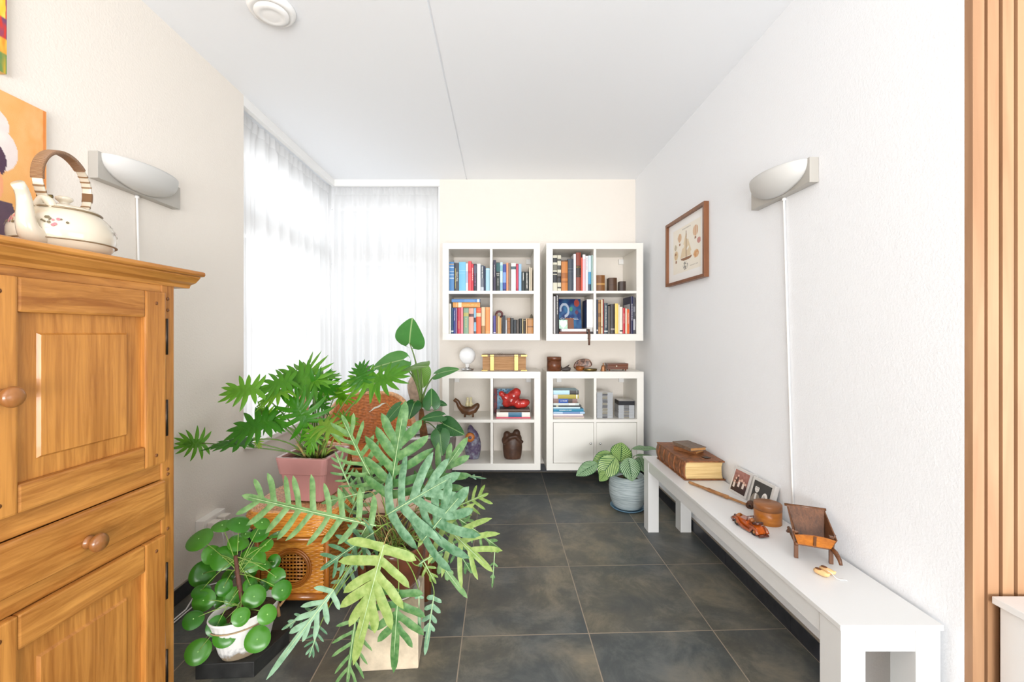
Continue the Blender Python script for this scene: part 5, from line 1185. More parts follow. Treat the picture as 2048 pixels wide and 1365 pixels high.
# wheelbarrow: tray opens towards the handles, wheel side away
def barrow():
    DKW = wood('dark_barrow_wood', '#74492b', '#472913', 'z', 5, .38, 26); ORW = wood('orange_barrow_wood', '#b86f22', '#8d4d12', 'x', 5, .35, 26)
    f = Vector((.40, .917, 0)).normalized(); r = Vector((f.y, -f.x, 0)); o = Vector((1.094, 1.524, z)); t = thing('toy_wheelbarrow', 'dark and orange wooden miniature wheelbarrow at the near end of the bench', 'toy', o)
    def L(x, y, zz): return o + r * x + f * y + Vector((0, 0, zz))
    def slab(mb, pts, th, m=0):
        a, b, c = (Vector(pts[1]) - Vector(pts[0])), (Vector(pts[2]) - Vector(pts[0])), None; n = a.cross(b).normalized() * th; k = len(pts); v = [Vector(p) for p in pts] + [Vector(p) + n for p in pts]
        mb.add(v, [tuple(range(k - 1, -1, -1)), tuple(range(k, 2 * k))] + [(i, (i + 1) % k, k + (i + 1) % k, k + i) for i in range(k)], m); return mb
    mb = MB(); slab(mb, [L(-.046, .035, .058), L(.046, .035, .058), L(.058, .085, .140), L(-.058, .085, .140)], .004); mb.build('front_board', DKW, t)
    for sg in (-1, 1):
        mb = MB(); slab(mb, [L(sg * .046, -.042, .056), L(sg * .046, .04, .056), L(sg * .057, .085, .138), L(sg * .06, -.05, .088)], .004); mb.build('side_board', DKW, t)
        mb = MB(); mb.tube([L(sg * .048, .10, .05), L(sg * .05, -.03, .053)] + ([L(.055, -.065, .052), L(.06, -.085, .04), L(.062, -.094, .026)] if sg > 0 else [L(-.05, -.038, .052), L(-.05, -.042, .05), L(-.05, -.044, .049)]), [.006, .007, .0075, .0065, .005], 8); mb.build('handle', DKW, t)
        mb = MB(); mb.obox(L(sg * .05 - .006, -.038, 0), r * .012, f * .011, Vector((0, 0, .095))); mb.build('leg', DKW, t, bevel=.001)
        mb = MB(); mb.obox(L(sg * .054 - .003, -.038, .05), r * .006 + Vector((0, 0, 0)), f * .008, Vector((0, 0, .05)) + r * sg * .006); mb.build('brace', DKW, t)
    mb = MB(); pts = [L(-.047, -.044, .056), L(.047, -.044, .056), L(.058, -.05, .087), L(.03, -.0505, .092), L(0, -.051, .094), L(-.03, -.0505, .092), L(-.058, -.05, .087)]; slab(mb, pts, .004); mb.build('back_board', ORW, t)
    mb = MB(); mb.obox(L(-.004, -.0525, .058), r * .008, f * .003, Vector((0, 0, .034)) - f * .006); mb.build('batten', DKW, t)
    mb = MB(); mb.obox(L(-.05, -.045, .05), r * .1, f * .09, (0, 0, .005)); mb.build('bottom_board', DKW, t)
    mb = MB(); mb.tube([L(-.064, .086, .141), L(.064, .086, .141)], .005, 8); mb.build('top_rail', DKW, t)
    mb = MB(); mb.tube([L(-.006, .12, .026), L(.006, .12, .026)], .0258, 24); mb.build('wheel', DKW, t); mb = MB(); mb.tube([L(-.05, .12, .026), L(.05, .12, .026)], .003, 8); mb.tube([L(-.049, .125, .026), L(-.049, .09, .05)], .004, 6); mb.tube([L(.049, .125, .026), L(.049, .09, .05)], .004, 6); mb.build('axle', DKW, t)
barrow()
# tiny clogs with a white ribbon
def clog(c, a, label):
    LW = mat('#d9b07a', .45, var=.12, bscale=50); t = thing('tiny_clog', label, 'ornament', c, 0, 'pair of tiny clogs on the bench'); u = Vector((math.cos(a), math.sin(a), 0)); c = Vector(c); k = Vector((0, 0, 1)); mb = MB()
    mb.tube([c - u * .02 + k * .0085, c - u * .013 + k * .0095, c + k * .0095, c + u * .012 + k * .0095, c + u * .02 + k * .011, c + u * .0245 + k * .016], [.006, .0085, .0092, .0085, .0055, .0015], 14); mb.build('body', LW, t)
    m = MB(); m.lathe([(.0075, 0), (.006, .0012), (.0001, .0006)], c - u * .008 + k * .0178, 14, sx=1.3, rot=a); m.build('opening', mat('#6d3f1c', .6), t)
clog((1.040, 1.402, z), R(-62), 'tiny pale wooden clog, left one of the pair before the wheelbarrow')
clog((1.068, 1.414, z), R(-58), 'tiny pale wooden clog, right one of the pair before the wheelbarrow')
mb = MB(); pth = [Vector((1.059, 1.405, z + .016)), Vector((1.064, 1.392, z + .014)), Vector((1.070, 1.379, z + .004)), Vector((1.080, 1.375, z + .0015)), Vector((1.090, 1.375, z + .002)), Vector((1.098, 1.371, z + .0012))]
v_ = [];
for i, p in enumerate(pth): v_ += [p + Vector((0, .0035, 0)), p - Vector((0, .0035, 0))]
mb.add(v_, [(2 * i, 2 * i + 2, 2 * i + 3, 2 * i + 1) for i in range(len(pth) - 1)], 0, True); rootmesh(mb, 'white_ribbon', mat('#f4f4f2', .5), 'small white ribbon tied to the tiny clogs', 'ribbon', base=(1.07, 1.39, z), solid=.001)

# ------------------------------------------------------------------ leaf builders
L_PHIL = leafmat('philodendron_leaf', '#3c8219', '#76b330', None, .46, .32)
L_PHIL_L = leafmat('philodendron_backlit_leaf', '#6bab22', '#95c93c', None, .55, .35)  # lighter copy of the leaf green with backlight put into it
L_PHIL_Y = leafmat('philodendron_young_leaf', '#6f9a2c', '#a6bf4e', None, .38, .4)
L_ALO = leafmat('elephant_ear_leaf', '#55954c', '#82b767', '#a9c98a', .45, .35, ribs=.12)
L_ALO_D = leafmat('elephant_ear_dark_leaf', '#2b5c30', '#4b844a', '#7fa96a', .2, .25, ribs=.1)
L_FERN = leafmat('blue_fern_frond', '#4a7a55', '#8db392', None, .2, .5, mottled=1, ribs=.06)
L_FERN_G = leafmat('green_fern_frond', '#4b7c42', '#84aa6c', None, .28, .5, mottled=1, ribs=.06)
L_FERN_Y = leafmat('yellow_fern_frond', '#7c9c44', '#b2c677', None, .3, .5, mottled=1, ribs=.06)
L_PIL = leafmat('round_leaf', '#37791e', '#5b9d33', None, .25, .25, ribs=.0)
L_CAL = leafmat('striped_leaf', '#9fc266', '#c3d991', '#33622f', .3, .35, stripes=('#3b6f33', 62.))
L_CAL_D = leafmat('striped_dark_leaf', '#9dbf92', '#b5cfa5', '#2f5a33', .25, .35, stripes=('#3f6b42', 62.))
ST_G = mat('#7d9a45', .5, var=.2); ST_D = mat('#5f7a3a', .45, var=.2); ST_B = mat('#a08a55', .7, var=.3); LEAF_SPOT = mat('#8fbf5f', .4)
lrnd = random.Random(11)
def frame(base, tip, n):
    base, tip, n = Vector(base), Vector(tip), Vector(n); y = tip - base; L = y.length; y.normalize(); n = (n - y * n.dot(y)).normalized(); x = y.cross(n); return base, x, y, n, L
def lobed(base, tip, n, W, pairs, term=.35, lw=.07, a0=95, a1=42, y0=.04, droop=.12, fold=.18, pointed=False, wav=0., mid=.05, prof=None, curl=.25, seed=0, rounder=.5, skirt=1.0):
    """leaf cut into finger lobes; W = lobe length / leaf length"""
    base, X, Y, N, L = frame(base, tip, n); rr = random.Random(seed); mb = MB()
    def place(x, y):
        q = y / L; z = -droop * q * q * L + fold * abs(x) * .6 - fold * 1.1 * x * x / (W * L + 1e-6) + wav * L * math.sin(q * 26 + abs(x) / L * 20)
        return base + X * x + Y * y + N * z
    def strip(path, hw, nseg):
        vs_, uv = [], []
        for i, (px, py, ang, s) in enumerate(path):
            wdt = hw(s); nx, ny = math.cos(ang), -math.sin(ang)            # across direction (ang measured from +y towards +x)
            for k, u in ((-1, 0), (-.5, .25), (0, .5), (.5, .75), (1, 1)):
                p = place(px + nx * k * wdt, py + ny * k * wdt); p += N * (-abs(k) ** 2 * wdt * .18); vs_.append(p); uv.append((u, s))
        fs = []
        for i in range(len(path) - 1):
            for k in range(4): a = i * 5 + k; fs.append((a, a + 1, a + 6, a + 5))
        mb.add(vs_, fs, 0, True, uv)
    ym = (1 - term) * L
    def tipshape(s, w0):
        if pointed: return w0 * max(0., 1 - s ** 3.6) ** .8 * (.8 + .3 * math.sin(math.pi * s))
        return w0 * max(0., 1 - max(0., (s - .62) / .38) ** 2.4) ** rounder * (.86 + .22 * math.sin(math.pi * s))
    strip([(0, ym * s, 0, s) for s in [i / 10 for i in range(11)]], lambda s: L * mid * (.35 + .65 * sm(0, .3, s)), 10)
    tw = L * lw * 1.12
    strip([(0, ym * .92 + (L - ym * .92) * s, 0, s) for s in [i / 9 for i in range(10)]], lambda s: max(.0006, tipshape(s, tw)), 9)
    for i in range(pairs):
        t = i / max(1, pairs - 1); yb_ = L * y0 + (ym - L * y0) * t * .97
        ln = W * L * (prof(t) if prof else (.72 + .5 * math.sin(math.pi * (.2 + .62 * t))))
        for sg in (-1, 1):
            l = ln * rr.uniform(.86, 1.1); ang = R(lerp(a0, a1, t) + rr.uniform(-6, 6)); x, y = 0., yb_; path = []; ns = 8; off = rr.uniform(-.015, .015) * L
            y += off; cu = curl * rr.uniform(.6, 1.3)
            for j in range(ns + 1):
                s = j / ns; aa = ang - cu * s; path.append((sg * x, y, sg * aa, s)); x += math.sin(aa) * l / ns; y += math.cos(aa) * l / ns
            w0 = L * lw * rr.uniform(.88, 1.1)
            strip(path, lambda s, w0=w0: max(.0006, tipshape(s, w0) * (1 + .35 * skirt * (1 - sm(0, .25, s)))), ns)
    return mb
def heart(base, tip, n, wd, sinus=.3, droop=.15, fold=.2, seed=0, wav=.012):
    """heart leaf, petiole joins at base, lobes reach behind it"""
    base, X, Y, N, L = frame(base, tip, n); mb = MB(); rr = random.Random(seed); ph = rr.uniform(0, 6)
    for sg in (-1, 1):
        vs_, uv = [], []; nu, nv = 8, 20
        for j in range(nv + 1):
            t = lerp(-sinus, 1, j / nv); k = (t + sinus) / (1 + sinus)
            xo = wd * .5 * L * (max(0, math.sin(math.pi * k ** .62)) ** .72)
            xi = 0 if t > 0 else min(xo, abs(t) * L * .55)
            for i in range(nu + 1):
                x = lerp(xi, xo, i / nu); q = x / (wd * .5 * L); z = -droop * max(0, t) ** 2 * L + fold * x * .7 - fold * .9 * x * q + wav * L * math.sin(t * 9 + ph + i * .4) * q
                if t < 0: z -= abs(t) * L * .2
                vs_.append(base + X * sg * x + Y * t * L + N * z); uv.append((.5 + sg * .5 * q, k))
        fs = [(j * (nu + 1) + i, j * (nu + 1) + i + 1, (j + 1) * (nu + 1) + i + 1, (j + 1) * (nu + 1) + i) for j in range(nv) for i in range(nu)]
        if sg < 0: fs = [f[::-1] for f in fs]
        mb.add(vs_, fs, 0, True, uv)
    return mb
def ovate(base, tip, n, wd, droop=.2, fold=.2, seed=0, wav=.02, pk=.8):
    base, X, Y, N, L = frame(base, tip, n); rr = random.Random(seed); ph = rr.uniform(0, 6)
    def fn(u, v):
        hw = wd * .5 * L * max(0, math.sin(math.pi * v ** pk)) ** .75; q = (u - .5) * 2; x = q * hw
        z = -droop * v * v * L + fold * abs(x) - fold * .8 * x * x / (wd * .5 * L) + wav * L * math.sin(v * 14 + ph) * abs(q)
        return base + X * x + Y * v * L + N * z
    mb = MB(); mb.grid(fn, 14, 24); return mb
def disc(c, n, rx, ry, seed=0, cup=.12):
    c, n = Vector(c), Vector(n).normalized(); up = Vector((0, 0, 1)); X = up.cross(n); X = X.normalized() if X.length > 1e-3 else Vector((1, 0, 0)); Y = n.cross(X); rr = random.Random(seed); ph = rr.uniform(0, 6); k = rr.uniform(.02, .07)
    mb = MB(); nr, na = 6, 30; vs_ = [c]; uv = [(0, .5)]
    for r in range(1, nr + 1):
        for a in range(na):
            t = 2 * math.pi * a / na; q = r / nr; w_ = 1 + .02 * math.sin(3 * t + ph); vs_.append(c + X * rx * q * math.cos(t) * w_ + Y * ry * q * math.sin(t) * w_ + n * (rx * (cup * (1 - (1 - q) ** 2) * .4 - cup * q ** 3 * 1.5 + k * q * q * math.sin(2 * t + ph)))); uv.append((0, .5 + .5 * q))
    fs = [(0, 1 + a, 1 + (a + 1) % na) for a in range(na)]
    for r in range(nr - 1):
        for a in range(na): p = 1 + r * na + a; q = 1 + r * na + (a + 1) % na; fs.append((p, p + na, q + na, q))
    return mb.add(vs_, fs, 0, True, uv)
def stem(par, pts, r0, r1, m, name='stem'):
    k = len(pts); mb = MB(); mb.tube(pts, [lerp(r0, r1, i / (k - 1)) for i in range(k)], 7); return mb.build(name, m, par)
def NV(a, b, c=0): return Vector((c, -a, b))         # a towards the camera, b up, c to the right
def squarepot(root, c, half_top, half_bot, z0, z1, rot, band, m, wall=.012, rr=.02, bandout=.006):
    c = Vector(c); mb = MB(); cr, sr = math.cos(rot), math.sin(rot)
    def ring(h, z):
        out = []
        for k in range(4):
            a = R(45 + 90 * k); sx_, sy_ = math.copysign(1, math.cos(a)), math.copysign(1, math.sin(a))
            for j in range(4):
                b = R(90 * k + 30 * j); x, y = sx_ * (h - rr) + rr * math.cos(b), sy_ * (h - rr) + rr * math.sin(b); out.append(Vector((c.x + x * cr - y * sr, c.y + x * sr + y * cr, z)))
        return out
    H = z1 - z0
    def hw(z): return lerp(half_bot, half_top, (z - z0) / H)
    zb = z1 - band; lv = [(half_bot, z0), (hw(zb), zb), (hw(zb) + bandout, zb + .003), (half_top + bandout, z1 - .004), (half_top + bandout - .003, z1), (half_top - wall, z1), (half_top - wall - .004, z1 - .01), (hw(z1 - .05) - wall, z1 - .05)]
    vs_ = []; [vs_.extend(ring(*q)) for q in lv]; n = 16
    fs = [(i * n + j, i * n + (j + 1) % n, (i + 1) * n + (j + 1) % n, (i + 1) * n + j) for i in range(len(lv) - 1) for j in range(n)] + [tuple(range(n - 1, -1, -1))]
    mb.add(vs_, fs, 0, False); return mb, ring(hw(z1 - .03) - wall - .001, z1 - .028)

# ------------------------------------------------------------------ wicker hamper under the split leaf plant
def rattan():
    m, t, b = nodes('varnished_rattan'); tc = nd(t, 'ShaderNodeTexCoord'); n = nd(t, 'ShaderNodeTexNoise', Scale=40.0, Detail=4.0); mp = nd(t, 'ShaderNodeMapping'); mp.inputs['Scale'].default_value = (.6, .6, 4); t.links.new(tc.outputs['Object'], mp.inputs[0]); t.links.new(mp.outputs[0], n.inputs['Vector'])
    r = nd(t, 'ShaderNodeValToRGB'); e = r.color_ramp.elements; e[0].position = .32; e[0].color = (*lin('#b0661a'), 1); e[1].position = .68; e[1].color = (*lin('#e09a3e'), 1); t.links.new(n.outputs['Fac'], r.inputs['Fac']); t.links.new(r.outputs['Color'], b.inputs['Base Color']); b.inputs['Roughness'].default_value = .3; b.inputs['Coat Weight'].default_value = .35; return m
RAT = rattan(); RATP = mat('#cf9a6c', .4, var=.3, bscale=60, coat=.3); RATO = mat('#c8793c', .42, var=.3, bscale=50, coat=.2); RFR = mat('#a4601f', .3, var=.25, bscale=20, coat=.4)  # RATP is paler: glare on lid top and chair edge put into its colour
def weave(mb, fn, lu, lv, pu=.021, pv=.0085, amp=.0065, skip=None, ru=4, rv=4, m=0):
    """fn(a, b) -> (point, normal), a along the strands in [0, lu], b across them in [0, lv]"""
    nu, nv = max(4, int(lu / pu * ru)), max(4, int(round(lv / pv)) * rv); rows = round(lv / pv)
    def g(u, v):
        p, n = fn(u * lu, v * lv); k = min(rows - 1, int(v * rows + 1e-6)); f = v * rows - k
        return p + n * amp * (.25 + .75 * (.5 + .5 * math.sin(math.pi * u * lu / pu + math.pi * k))) * max(0., math.sin(math.pi * clamp(f))) ** .7
    mb.grid(g, nu, nv, m, True, skip)
HX0, HX1, HY0, HY1 = -1.095, -.782, 1.955, 2.265
ham = thing('wicker_hamper', 'orange varnished wicker box with a woven lid and round grille, carrying the pink pot', 'wicker box', ((HX0 + HX1) / 2, (HY0 + HY1) / 2, 0))
zb_, zt_ = .045, .315; gcx, gcz, gr = -.938, .178, .074
mb = MB(); LU = HX1 - HX0 - .03; LV = zt_ - zb_ - .02
weave(mb, lambda a, b: (Vector((HX0 + .015 + a, HY0 + .004, zb_ + .01 + b)), Vector((0, -1, 0))), LU, LV, skip=lambda u, v: math.hypot(HX0 + .015 + u * LU - gcx, zb_ + .01 + v * LV - gcz) < gr)
mb.build('front_panel', RAT, ham)
mb = MB(); weave(mb, lambda a, b: (Vector((HX1 - .004, HY0 + .015 + a, zb_ + .01 + b)), Vector((1, 0, 0))), HY1 - HY0 - .03, LV); mb.build('side_panel', RAT, ham)
mb = MB(); weave(mb, lambda a, b: (Vector((HX0 + .004, HY1 - .015 - a, zb_ + .01 + b)), Vector((-1, 0, 0))), HY1 - HY0 - .03, LV); mb.build('side_panel', RAT, ham)
mb = MB(); weave(mb, lambda a, b: (Vector((HX1 - .015 - a, HY1 - .004, zb_ + .01 + b)), Vector((0, 1, 0))), LU, LV, ru=3, rv=3); mb.build('back_panel', RAT, ham)
mb = MB(); mb.box(HX0 + .012, HX1 - .012, HY0 + .012, HY1 - .012, zb_, zb_ + .008); mb.build('bottom', mat('#6a3c14', .7), ham)
for x in (HX0, HX1):
    for y in (HY0, HY1):
        mb = MB(); mb.tube([(x, y, 0.0), (x, y, zt_)], .0125, 12); mb.build('leg', RFR, ham)
for z_ in (zt_ - .006, zb_ + .004):
    mb = MB(); mb.tube([(HX0, HY0 - .002, z_), (HX1, HY0 - .002, z_)], .0145, 12); mb.tube([(HX0, HY1, z_), (HX1, HY1, z_)], .0145, 12); mb.tube([(HX0, HY0, z_), (HX0, HY1, z_)], .0145, 12); mb.tube([(HX1, HY0, z_), (HX1, HY1, z_)], .0145, 12); mb.build('frame_rail', RFR, ham)
mb = MB()
for rr_, dy in ((gr + .004, -.006), (gr + .012, -.003), (gr - .003, -.002)): mb.tube([(gcx + rr_ * math.cos(a), HY0 + dy, gcz + rr_ * math.sin(a)) for a in [2 * math.pi * i / 40 for i in range(41)]], .0048, 8, cap=False)
mb.build('grille_ring', RFR, ham)
mb = MB()
for k in range(-4, 5):
    d_ = k * .0155; hl = math.sqrt(max(0, gr * gr - d_ * d_))
    for e in (-.0022, .0022): mb.tube([(gcx - hl, HY0 + .004, gcz + d_ + e), (gcx + hl, HY0 + .004, gcz + d_ + e)], .0021, 6)
    mb.tube([(gcx + d_, HY0 + .0085, gcz - hl), (gcx + d_, HY0 + .0085, gcz + hl)], .003, 6)
mb.build('grille', RAT, ham)
mb = MB(); lcx, lcy, ha, hb = -.94, 2.11, .215, .205; z0_, z1_ = zt_ + .012, .442
def lidp(t, k, dz):
    c_, s_ = math.cos(t), math.sin(t); e = .42; return Vector((lcx + (ha * k) * math.copysign(abs(c_) ** e, c_), lcy + (hb * k) * math.copysign(abs(s_) ** e, s_), dz))
per = 1.55
def lidside(a, b):
    t = a / per * 2 * math.pi; q = b / .14; k = lerp(.86, 1.0, sm(0, .55, q)) - .05 * sm(.75, 1, q); p = lidp(t, k, lerp(z0_, z1_, q ** .9)); c = Vector((lcx, lcy, p.z)); return p, (p - c).normalized()
weave(mb, lidside, per, .14, .024, .0085, .007, ru=3); mb.build('lid', RAT, ham)
mb = MB()
def lidtop(a, b):
    t = a / per * 2 * math.pi; q = b / .19; p = lidp(t, lerp(.95, .02, q), z1_ - .0 - .012 * sm(.05, .5, q)); return p, Vector((0, 0, 1))
weave(mb, lidtop, per, .19, .024, .0085, .006, ru=3); mb.build('lid_top', RATP, ham)

# ------------------------------------------------------------------ split leaf plant in the pink pot
PC = (-.915, 2.135); pz0, pz1 = .446, .655
t = thing('potted_plant', 'split leaf plant in a square dusty pink pot standing on the wicker box', 'plant', (PC[0], PC[1], pz0))
PINK = mat('#b98480', .28, var=.06, bscale=8, coat=.3)
mb, soil = squarepot(t, (PC[0], PC[1], 0), .122, .094, pz0, pz1, R(-7), .082, PINK); mb.build('pot', PINK, t, bevel=.0015)
mb = MB(); mb.add(soil, [tuple(range(16))]); mb.build('soil', SOIL, t)
CR = Vector((PC[0] + .005, PC[1], pz1 - .03))
PHL = [  # base px, tip px, depth base, depth tip, normal, size W, material
    ((510, 779), (440, 783), 2.0, 1.96, NV(.9, .5), .50, 0), ((622, 764), (600, 722), 2.12, 2.18, NV(.9, .35), .8, 0), ((624, 762), (556, 745), 2.12, 2.1, NV(.75, .5), .55, 0), ((628, 768), (674, 786), 2.12, 2.2, NV(.9, .1), .62, 0), ((626, 762), (672, 740), 2.12, 2.18, NV(.55, .8), .55, 0),
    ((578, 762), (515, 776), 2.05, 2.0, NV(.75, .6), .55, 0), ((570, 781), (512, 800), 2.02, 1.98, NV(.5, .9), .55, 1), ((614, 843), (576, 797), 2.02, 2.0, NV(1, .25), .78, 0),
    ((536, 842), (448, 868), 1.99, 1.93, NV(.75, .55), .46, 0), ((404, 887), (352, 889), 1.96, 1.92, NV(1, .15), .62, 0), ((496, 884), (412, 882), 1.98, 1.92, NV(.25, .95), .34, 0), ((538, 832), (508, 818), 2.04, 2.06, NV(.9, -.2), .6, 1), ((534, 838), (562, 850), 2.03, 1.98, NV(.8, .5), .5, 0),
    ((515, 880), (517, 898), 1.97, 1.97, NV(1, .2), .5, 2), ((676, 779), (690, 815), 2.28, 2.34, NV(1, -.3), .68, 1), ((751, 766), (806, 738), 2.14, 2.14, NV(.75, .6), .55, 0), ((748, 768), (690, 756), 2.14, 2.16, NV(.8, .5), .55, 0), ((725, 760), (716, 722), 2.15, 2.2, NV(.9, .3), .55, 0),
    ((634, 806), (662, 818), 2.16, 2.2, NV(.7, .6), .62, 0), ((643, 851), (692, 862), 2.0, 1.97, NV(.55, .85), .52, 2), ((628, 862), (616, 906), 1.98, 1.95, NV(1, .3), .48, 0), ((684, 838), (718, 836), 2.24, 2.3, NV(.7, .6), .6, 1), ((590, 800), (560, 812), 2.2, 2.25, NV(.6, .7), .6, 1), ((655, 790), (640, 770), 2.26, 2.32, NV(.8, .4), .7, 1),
]
for i, (b, p, yb_, yt, n, W, mk) in enumerate(PHL):
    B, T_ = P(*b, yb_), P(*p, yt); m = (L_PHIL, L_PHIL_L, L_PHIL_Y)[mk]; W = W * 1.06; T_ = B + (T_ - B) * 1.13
    lf = lobed(B, T_, n, W, 6, term=.48, lw=.066, a0=138, a1=34, y0=.03, droop=.28, fold=.22, pointed=True, mid=.18, curl=.5, wav=.006, seed=40 + i, prof=lambda t: .82 + .28 * math.sin(math.pi * (.25 + .6 * t)), skirt=1.5).build('leaf', m, t)
    base = CR + Vector((lrnd.uniform(-.03, .03), lrnd.uniform(-.03, .03), 0)); low = B.z < .80 and abs(B.x - CR.x) > .2
    c1 = base.lerp(B, .45) + Vector((0, 0, .02 if low else .07)); stem(lf, bez(base, c1, B, 14), .0042, .0026, ST_D)
mb = MB()
for k in range(26):
    a = lrnd.uniform(0, 6.28); r_ = lrnd.uniform(.0, .06); b = CR + Vector((r_ * math.cos(a), r_ * math.sin(a), 0)); e = b + Vector((math.cos(a) * lrnd.uniform(.02, .09), math.sin(a) * lrnd.uniform(.02, .09), lrnd.uniform(.03, .11))); mb.tube(bez(b, (b + e) / 2 + Vector((0, 0, .025)), e, 5), [.005, .006, .006, .005, .003, .001], 6, k % 3)
mb.build('sheaths', [ST_G, ST_B, mat('#8a9a3c', .5)], t)

# ------------------------------------------------------------------ rattan armchair by the window
AC = Vector((-.935, 3.12, 0))
t = thing('rattan_armchair', 'orange rattan tub armchair behind the plants, below the back window', 'chair', AC)
RA, RB = .285, .265
def chairw(a0, a1, zbot, top, off, name, m, flip=1):
    mb = MB(); lu, lv = (a1 - a0) * RA, .36
    def fn(a, b):
        th = a0 + a / RA; q = b / lv; zt = top(th); k = 1 + .13 * q + off
        p = Vector((AC.x + RA * k * math.cos(th), AC.y + RB * k * math.sin(th), lerp(zbot, zt, q))); return p, Vector((math.cos(th), math.sin(th), 0)) * flip
    weave(mb, fn, lu, lv, .027, .011, .007, ru=3, rv=3); return mb.build(name, m, t)
top = lambda th: .50 + .265 * math.exp(-((th - R(105)) / R(72)) ** 4) + .0
chairw(R(-62), R(262), .36, top, 0.02, 'back_outside', RATO, 1); chairw(R(-62), R(262), .37, top, -.02, 'back_inside', RATO, -1)
mb = MB(); mb.tube([(AC.x + RA * 1.13 * math.cos(a), AC.y + RB * 1.13 * math.sin(a), top(a)) for a in [lerp(R(-62), R(262), i / 50) for i in range(51)]], .019, 10); mb.build('rolled_edge', RATP, t)
mb = MB(); mb.lathe([(.0001, .0), (.2, .002), (.275, -.01), (.28, -.03), (.2, -.03)], AC + Vector((0, 0, .40)), 36, sy=.92); mb.build('seat', RATO, t)
for a in (-55, 40, 140, 235):
    th = R(a); pt = Vector((AC.x + .29 * math.cos(th), AC.y + .26 * math.sin(th), .5)); mb = MB(); mb.tube([pt, pt + Vector((.005 * math.cos(th), .005 * math.sin(th), -.2)), Vector((AC.x + .31 * math.cos(th), AC.y + .28 * math.sin(th), .15)), Vector((AC.x + .33 * math.cos(th), AC.y + .30 * math.sin(th), 0))], .0135, 10); mb.build('leg', RFR, t)
mb = MB(); mb.tube([(AC.x + .30 * math.cos(a), AC.y + .27 * math.sin(a), .34) for a in [2 * math.pi * i / 36 for i in range(37)]], .012, 8, cap=False)
for a in (-55, 40, 140, 235):
    for s_ in (-1, 1):
        p0 = Vector((AC.x + .31 * math.cos(R(a)), AC.y + .28 * math.sin(R(a)), .14)); b_ = R(a + s_ * 38); p2 = Vector((AC.x + .30 * math.cos(b_), AC.y + .27 * math.sin(b_), .335)); mb.tube(bez(p0, Vector((p0.x * .5 + p2.x * .5, p0.y * .5 + p2.y * .5, .33)), p2, 8), .0085, 8)
mb.build('braces', RFR, t)

# ------------------------------------------------------------------ elephant ear plant in the tall taupe planter
ac = (-.475, 2.74); t = thing('potted_plant', 'tall elephant ear plant in a taupe planter beside the lower left shelf', 'plant', (ac[0], ac[1], 0))
TAU = mat('#6d625e', .5); mb, soil = squarepot(t, (ac[0], ac[1], 0), .172, .125, .0, .607, R(14), .1, TAU, wall=.016, rr=.03)
mb.build('planter', TAU, t, bevel=.002)
mb = MB(); m2, s2_ = squarepot(None, (ac[0], ac[1], 0),   .161, .12, .3, .617, R(14), .0, TAU, wall=.008, rr=.03, bandout=.0); mb = m2; mb.build('inner_pot', mat('#e6e5e3', .4), t)
mb = MB(); mb.add([Vector((p.x, p.y, .54)) for p in soil], [tuple(range(16))]); mb.build('soil', SOIL, t)
A0 = P(848, 893, 2.74); A1 = P(843, 815, 2.74); mb = MB()
mb.tube([Vector((A0.x, A0.y, .535)), A0.lerp(A1, .35) + Vector((.006, 0, 0)), A0.lerp(A1, .7) - Vector((.006, 0, 0)), A1], [.03, .025, .022, .014], 12); mb.build('trunk', mat('#7a4f2c', .8, bump=1, bscale=50, var=.4), t, sub=1)
ALO = [((819, 686), (822, 640), 2.72, 2.6, NV(1, .25), 1.05, .3, 0), ((806, 720), (746, 733), 2.68, 2.6, NV(.85, .5), .82, .28, 0), ((812, 738), (852, 726), 2.66, 2.5, NV(.4, .92), 1.15, .3, 2), ((842, 738), (846, 778), 2.86, 2.88, NV(1, -.2), .95, .25, 2), ((875, 748), (917, 735), 2.74, 2.7, NV(.55, .8), .72, .3, 0),
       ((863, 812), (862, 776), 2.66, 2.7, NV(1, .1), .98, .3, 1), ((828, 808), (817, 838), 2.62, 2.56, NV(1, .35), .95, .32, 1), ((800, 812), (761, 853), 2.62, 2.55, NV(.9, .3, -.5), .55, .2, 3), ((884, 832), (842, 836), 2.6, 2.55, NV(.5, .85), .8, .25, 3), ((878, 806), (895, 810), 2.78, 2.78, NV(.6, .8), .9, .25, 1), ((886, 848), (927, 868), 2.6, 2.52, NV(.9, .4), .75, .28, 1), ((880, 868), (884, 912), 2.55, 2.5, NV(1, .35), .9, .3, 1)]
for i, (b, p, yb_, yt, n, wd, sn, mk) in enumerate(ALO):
    B, T_ = P(*b, yb_), P(*p, yt); m = (L_ALO, L_ALO_D, leafmat('elephant_ear_lit_leaf', '#6d9f3e', '#8fbb62', '#b3cf8e', .45, .4) if i == 2 else (bpy.data.materials.get('elephant_ear_lit_leaf') or L_ALO), L_ALO_D)[mk]  # lit leaf copy carries the backlight in its lighter greens
    lf = heart(B, T_, n, wd, sn, .12, .16, seed=i).build('leaf', m, t); high = B.z > A1.z; s0 = A1 if high else A0.lerp(A1, .5)
    c1 = s0.lerp(B, .5) + Vector(((s0.x - B.x) * .35, (s0.y - B.y) * .3, .05 if high else .08)); stem(lf, bez(s0, c1, B, 14), .0085 if high else .005, .0032, ST_D)
lf = ovate(P(772, 806, 2.6), P(736, 822, 2.55), NV(.4, .9), .16, .1, .5).build('leaf', mat('#c9c9bb', .5), t); lf['label'] = 'pale dried curled leaf'; stem(lf, bez(A0, P(800, 840, 2.65), P(772, 806, 2.6), 8), .003, .002, ST_B)

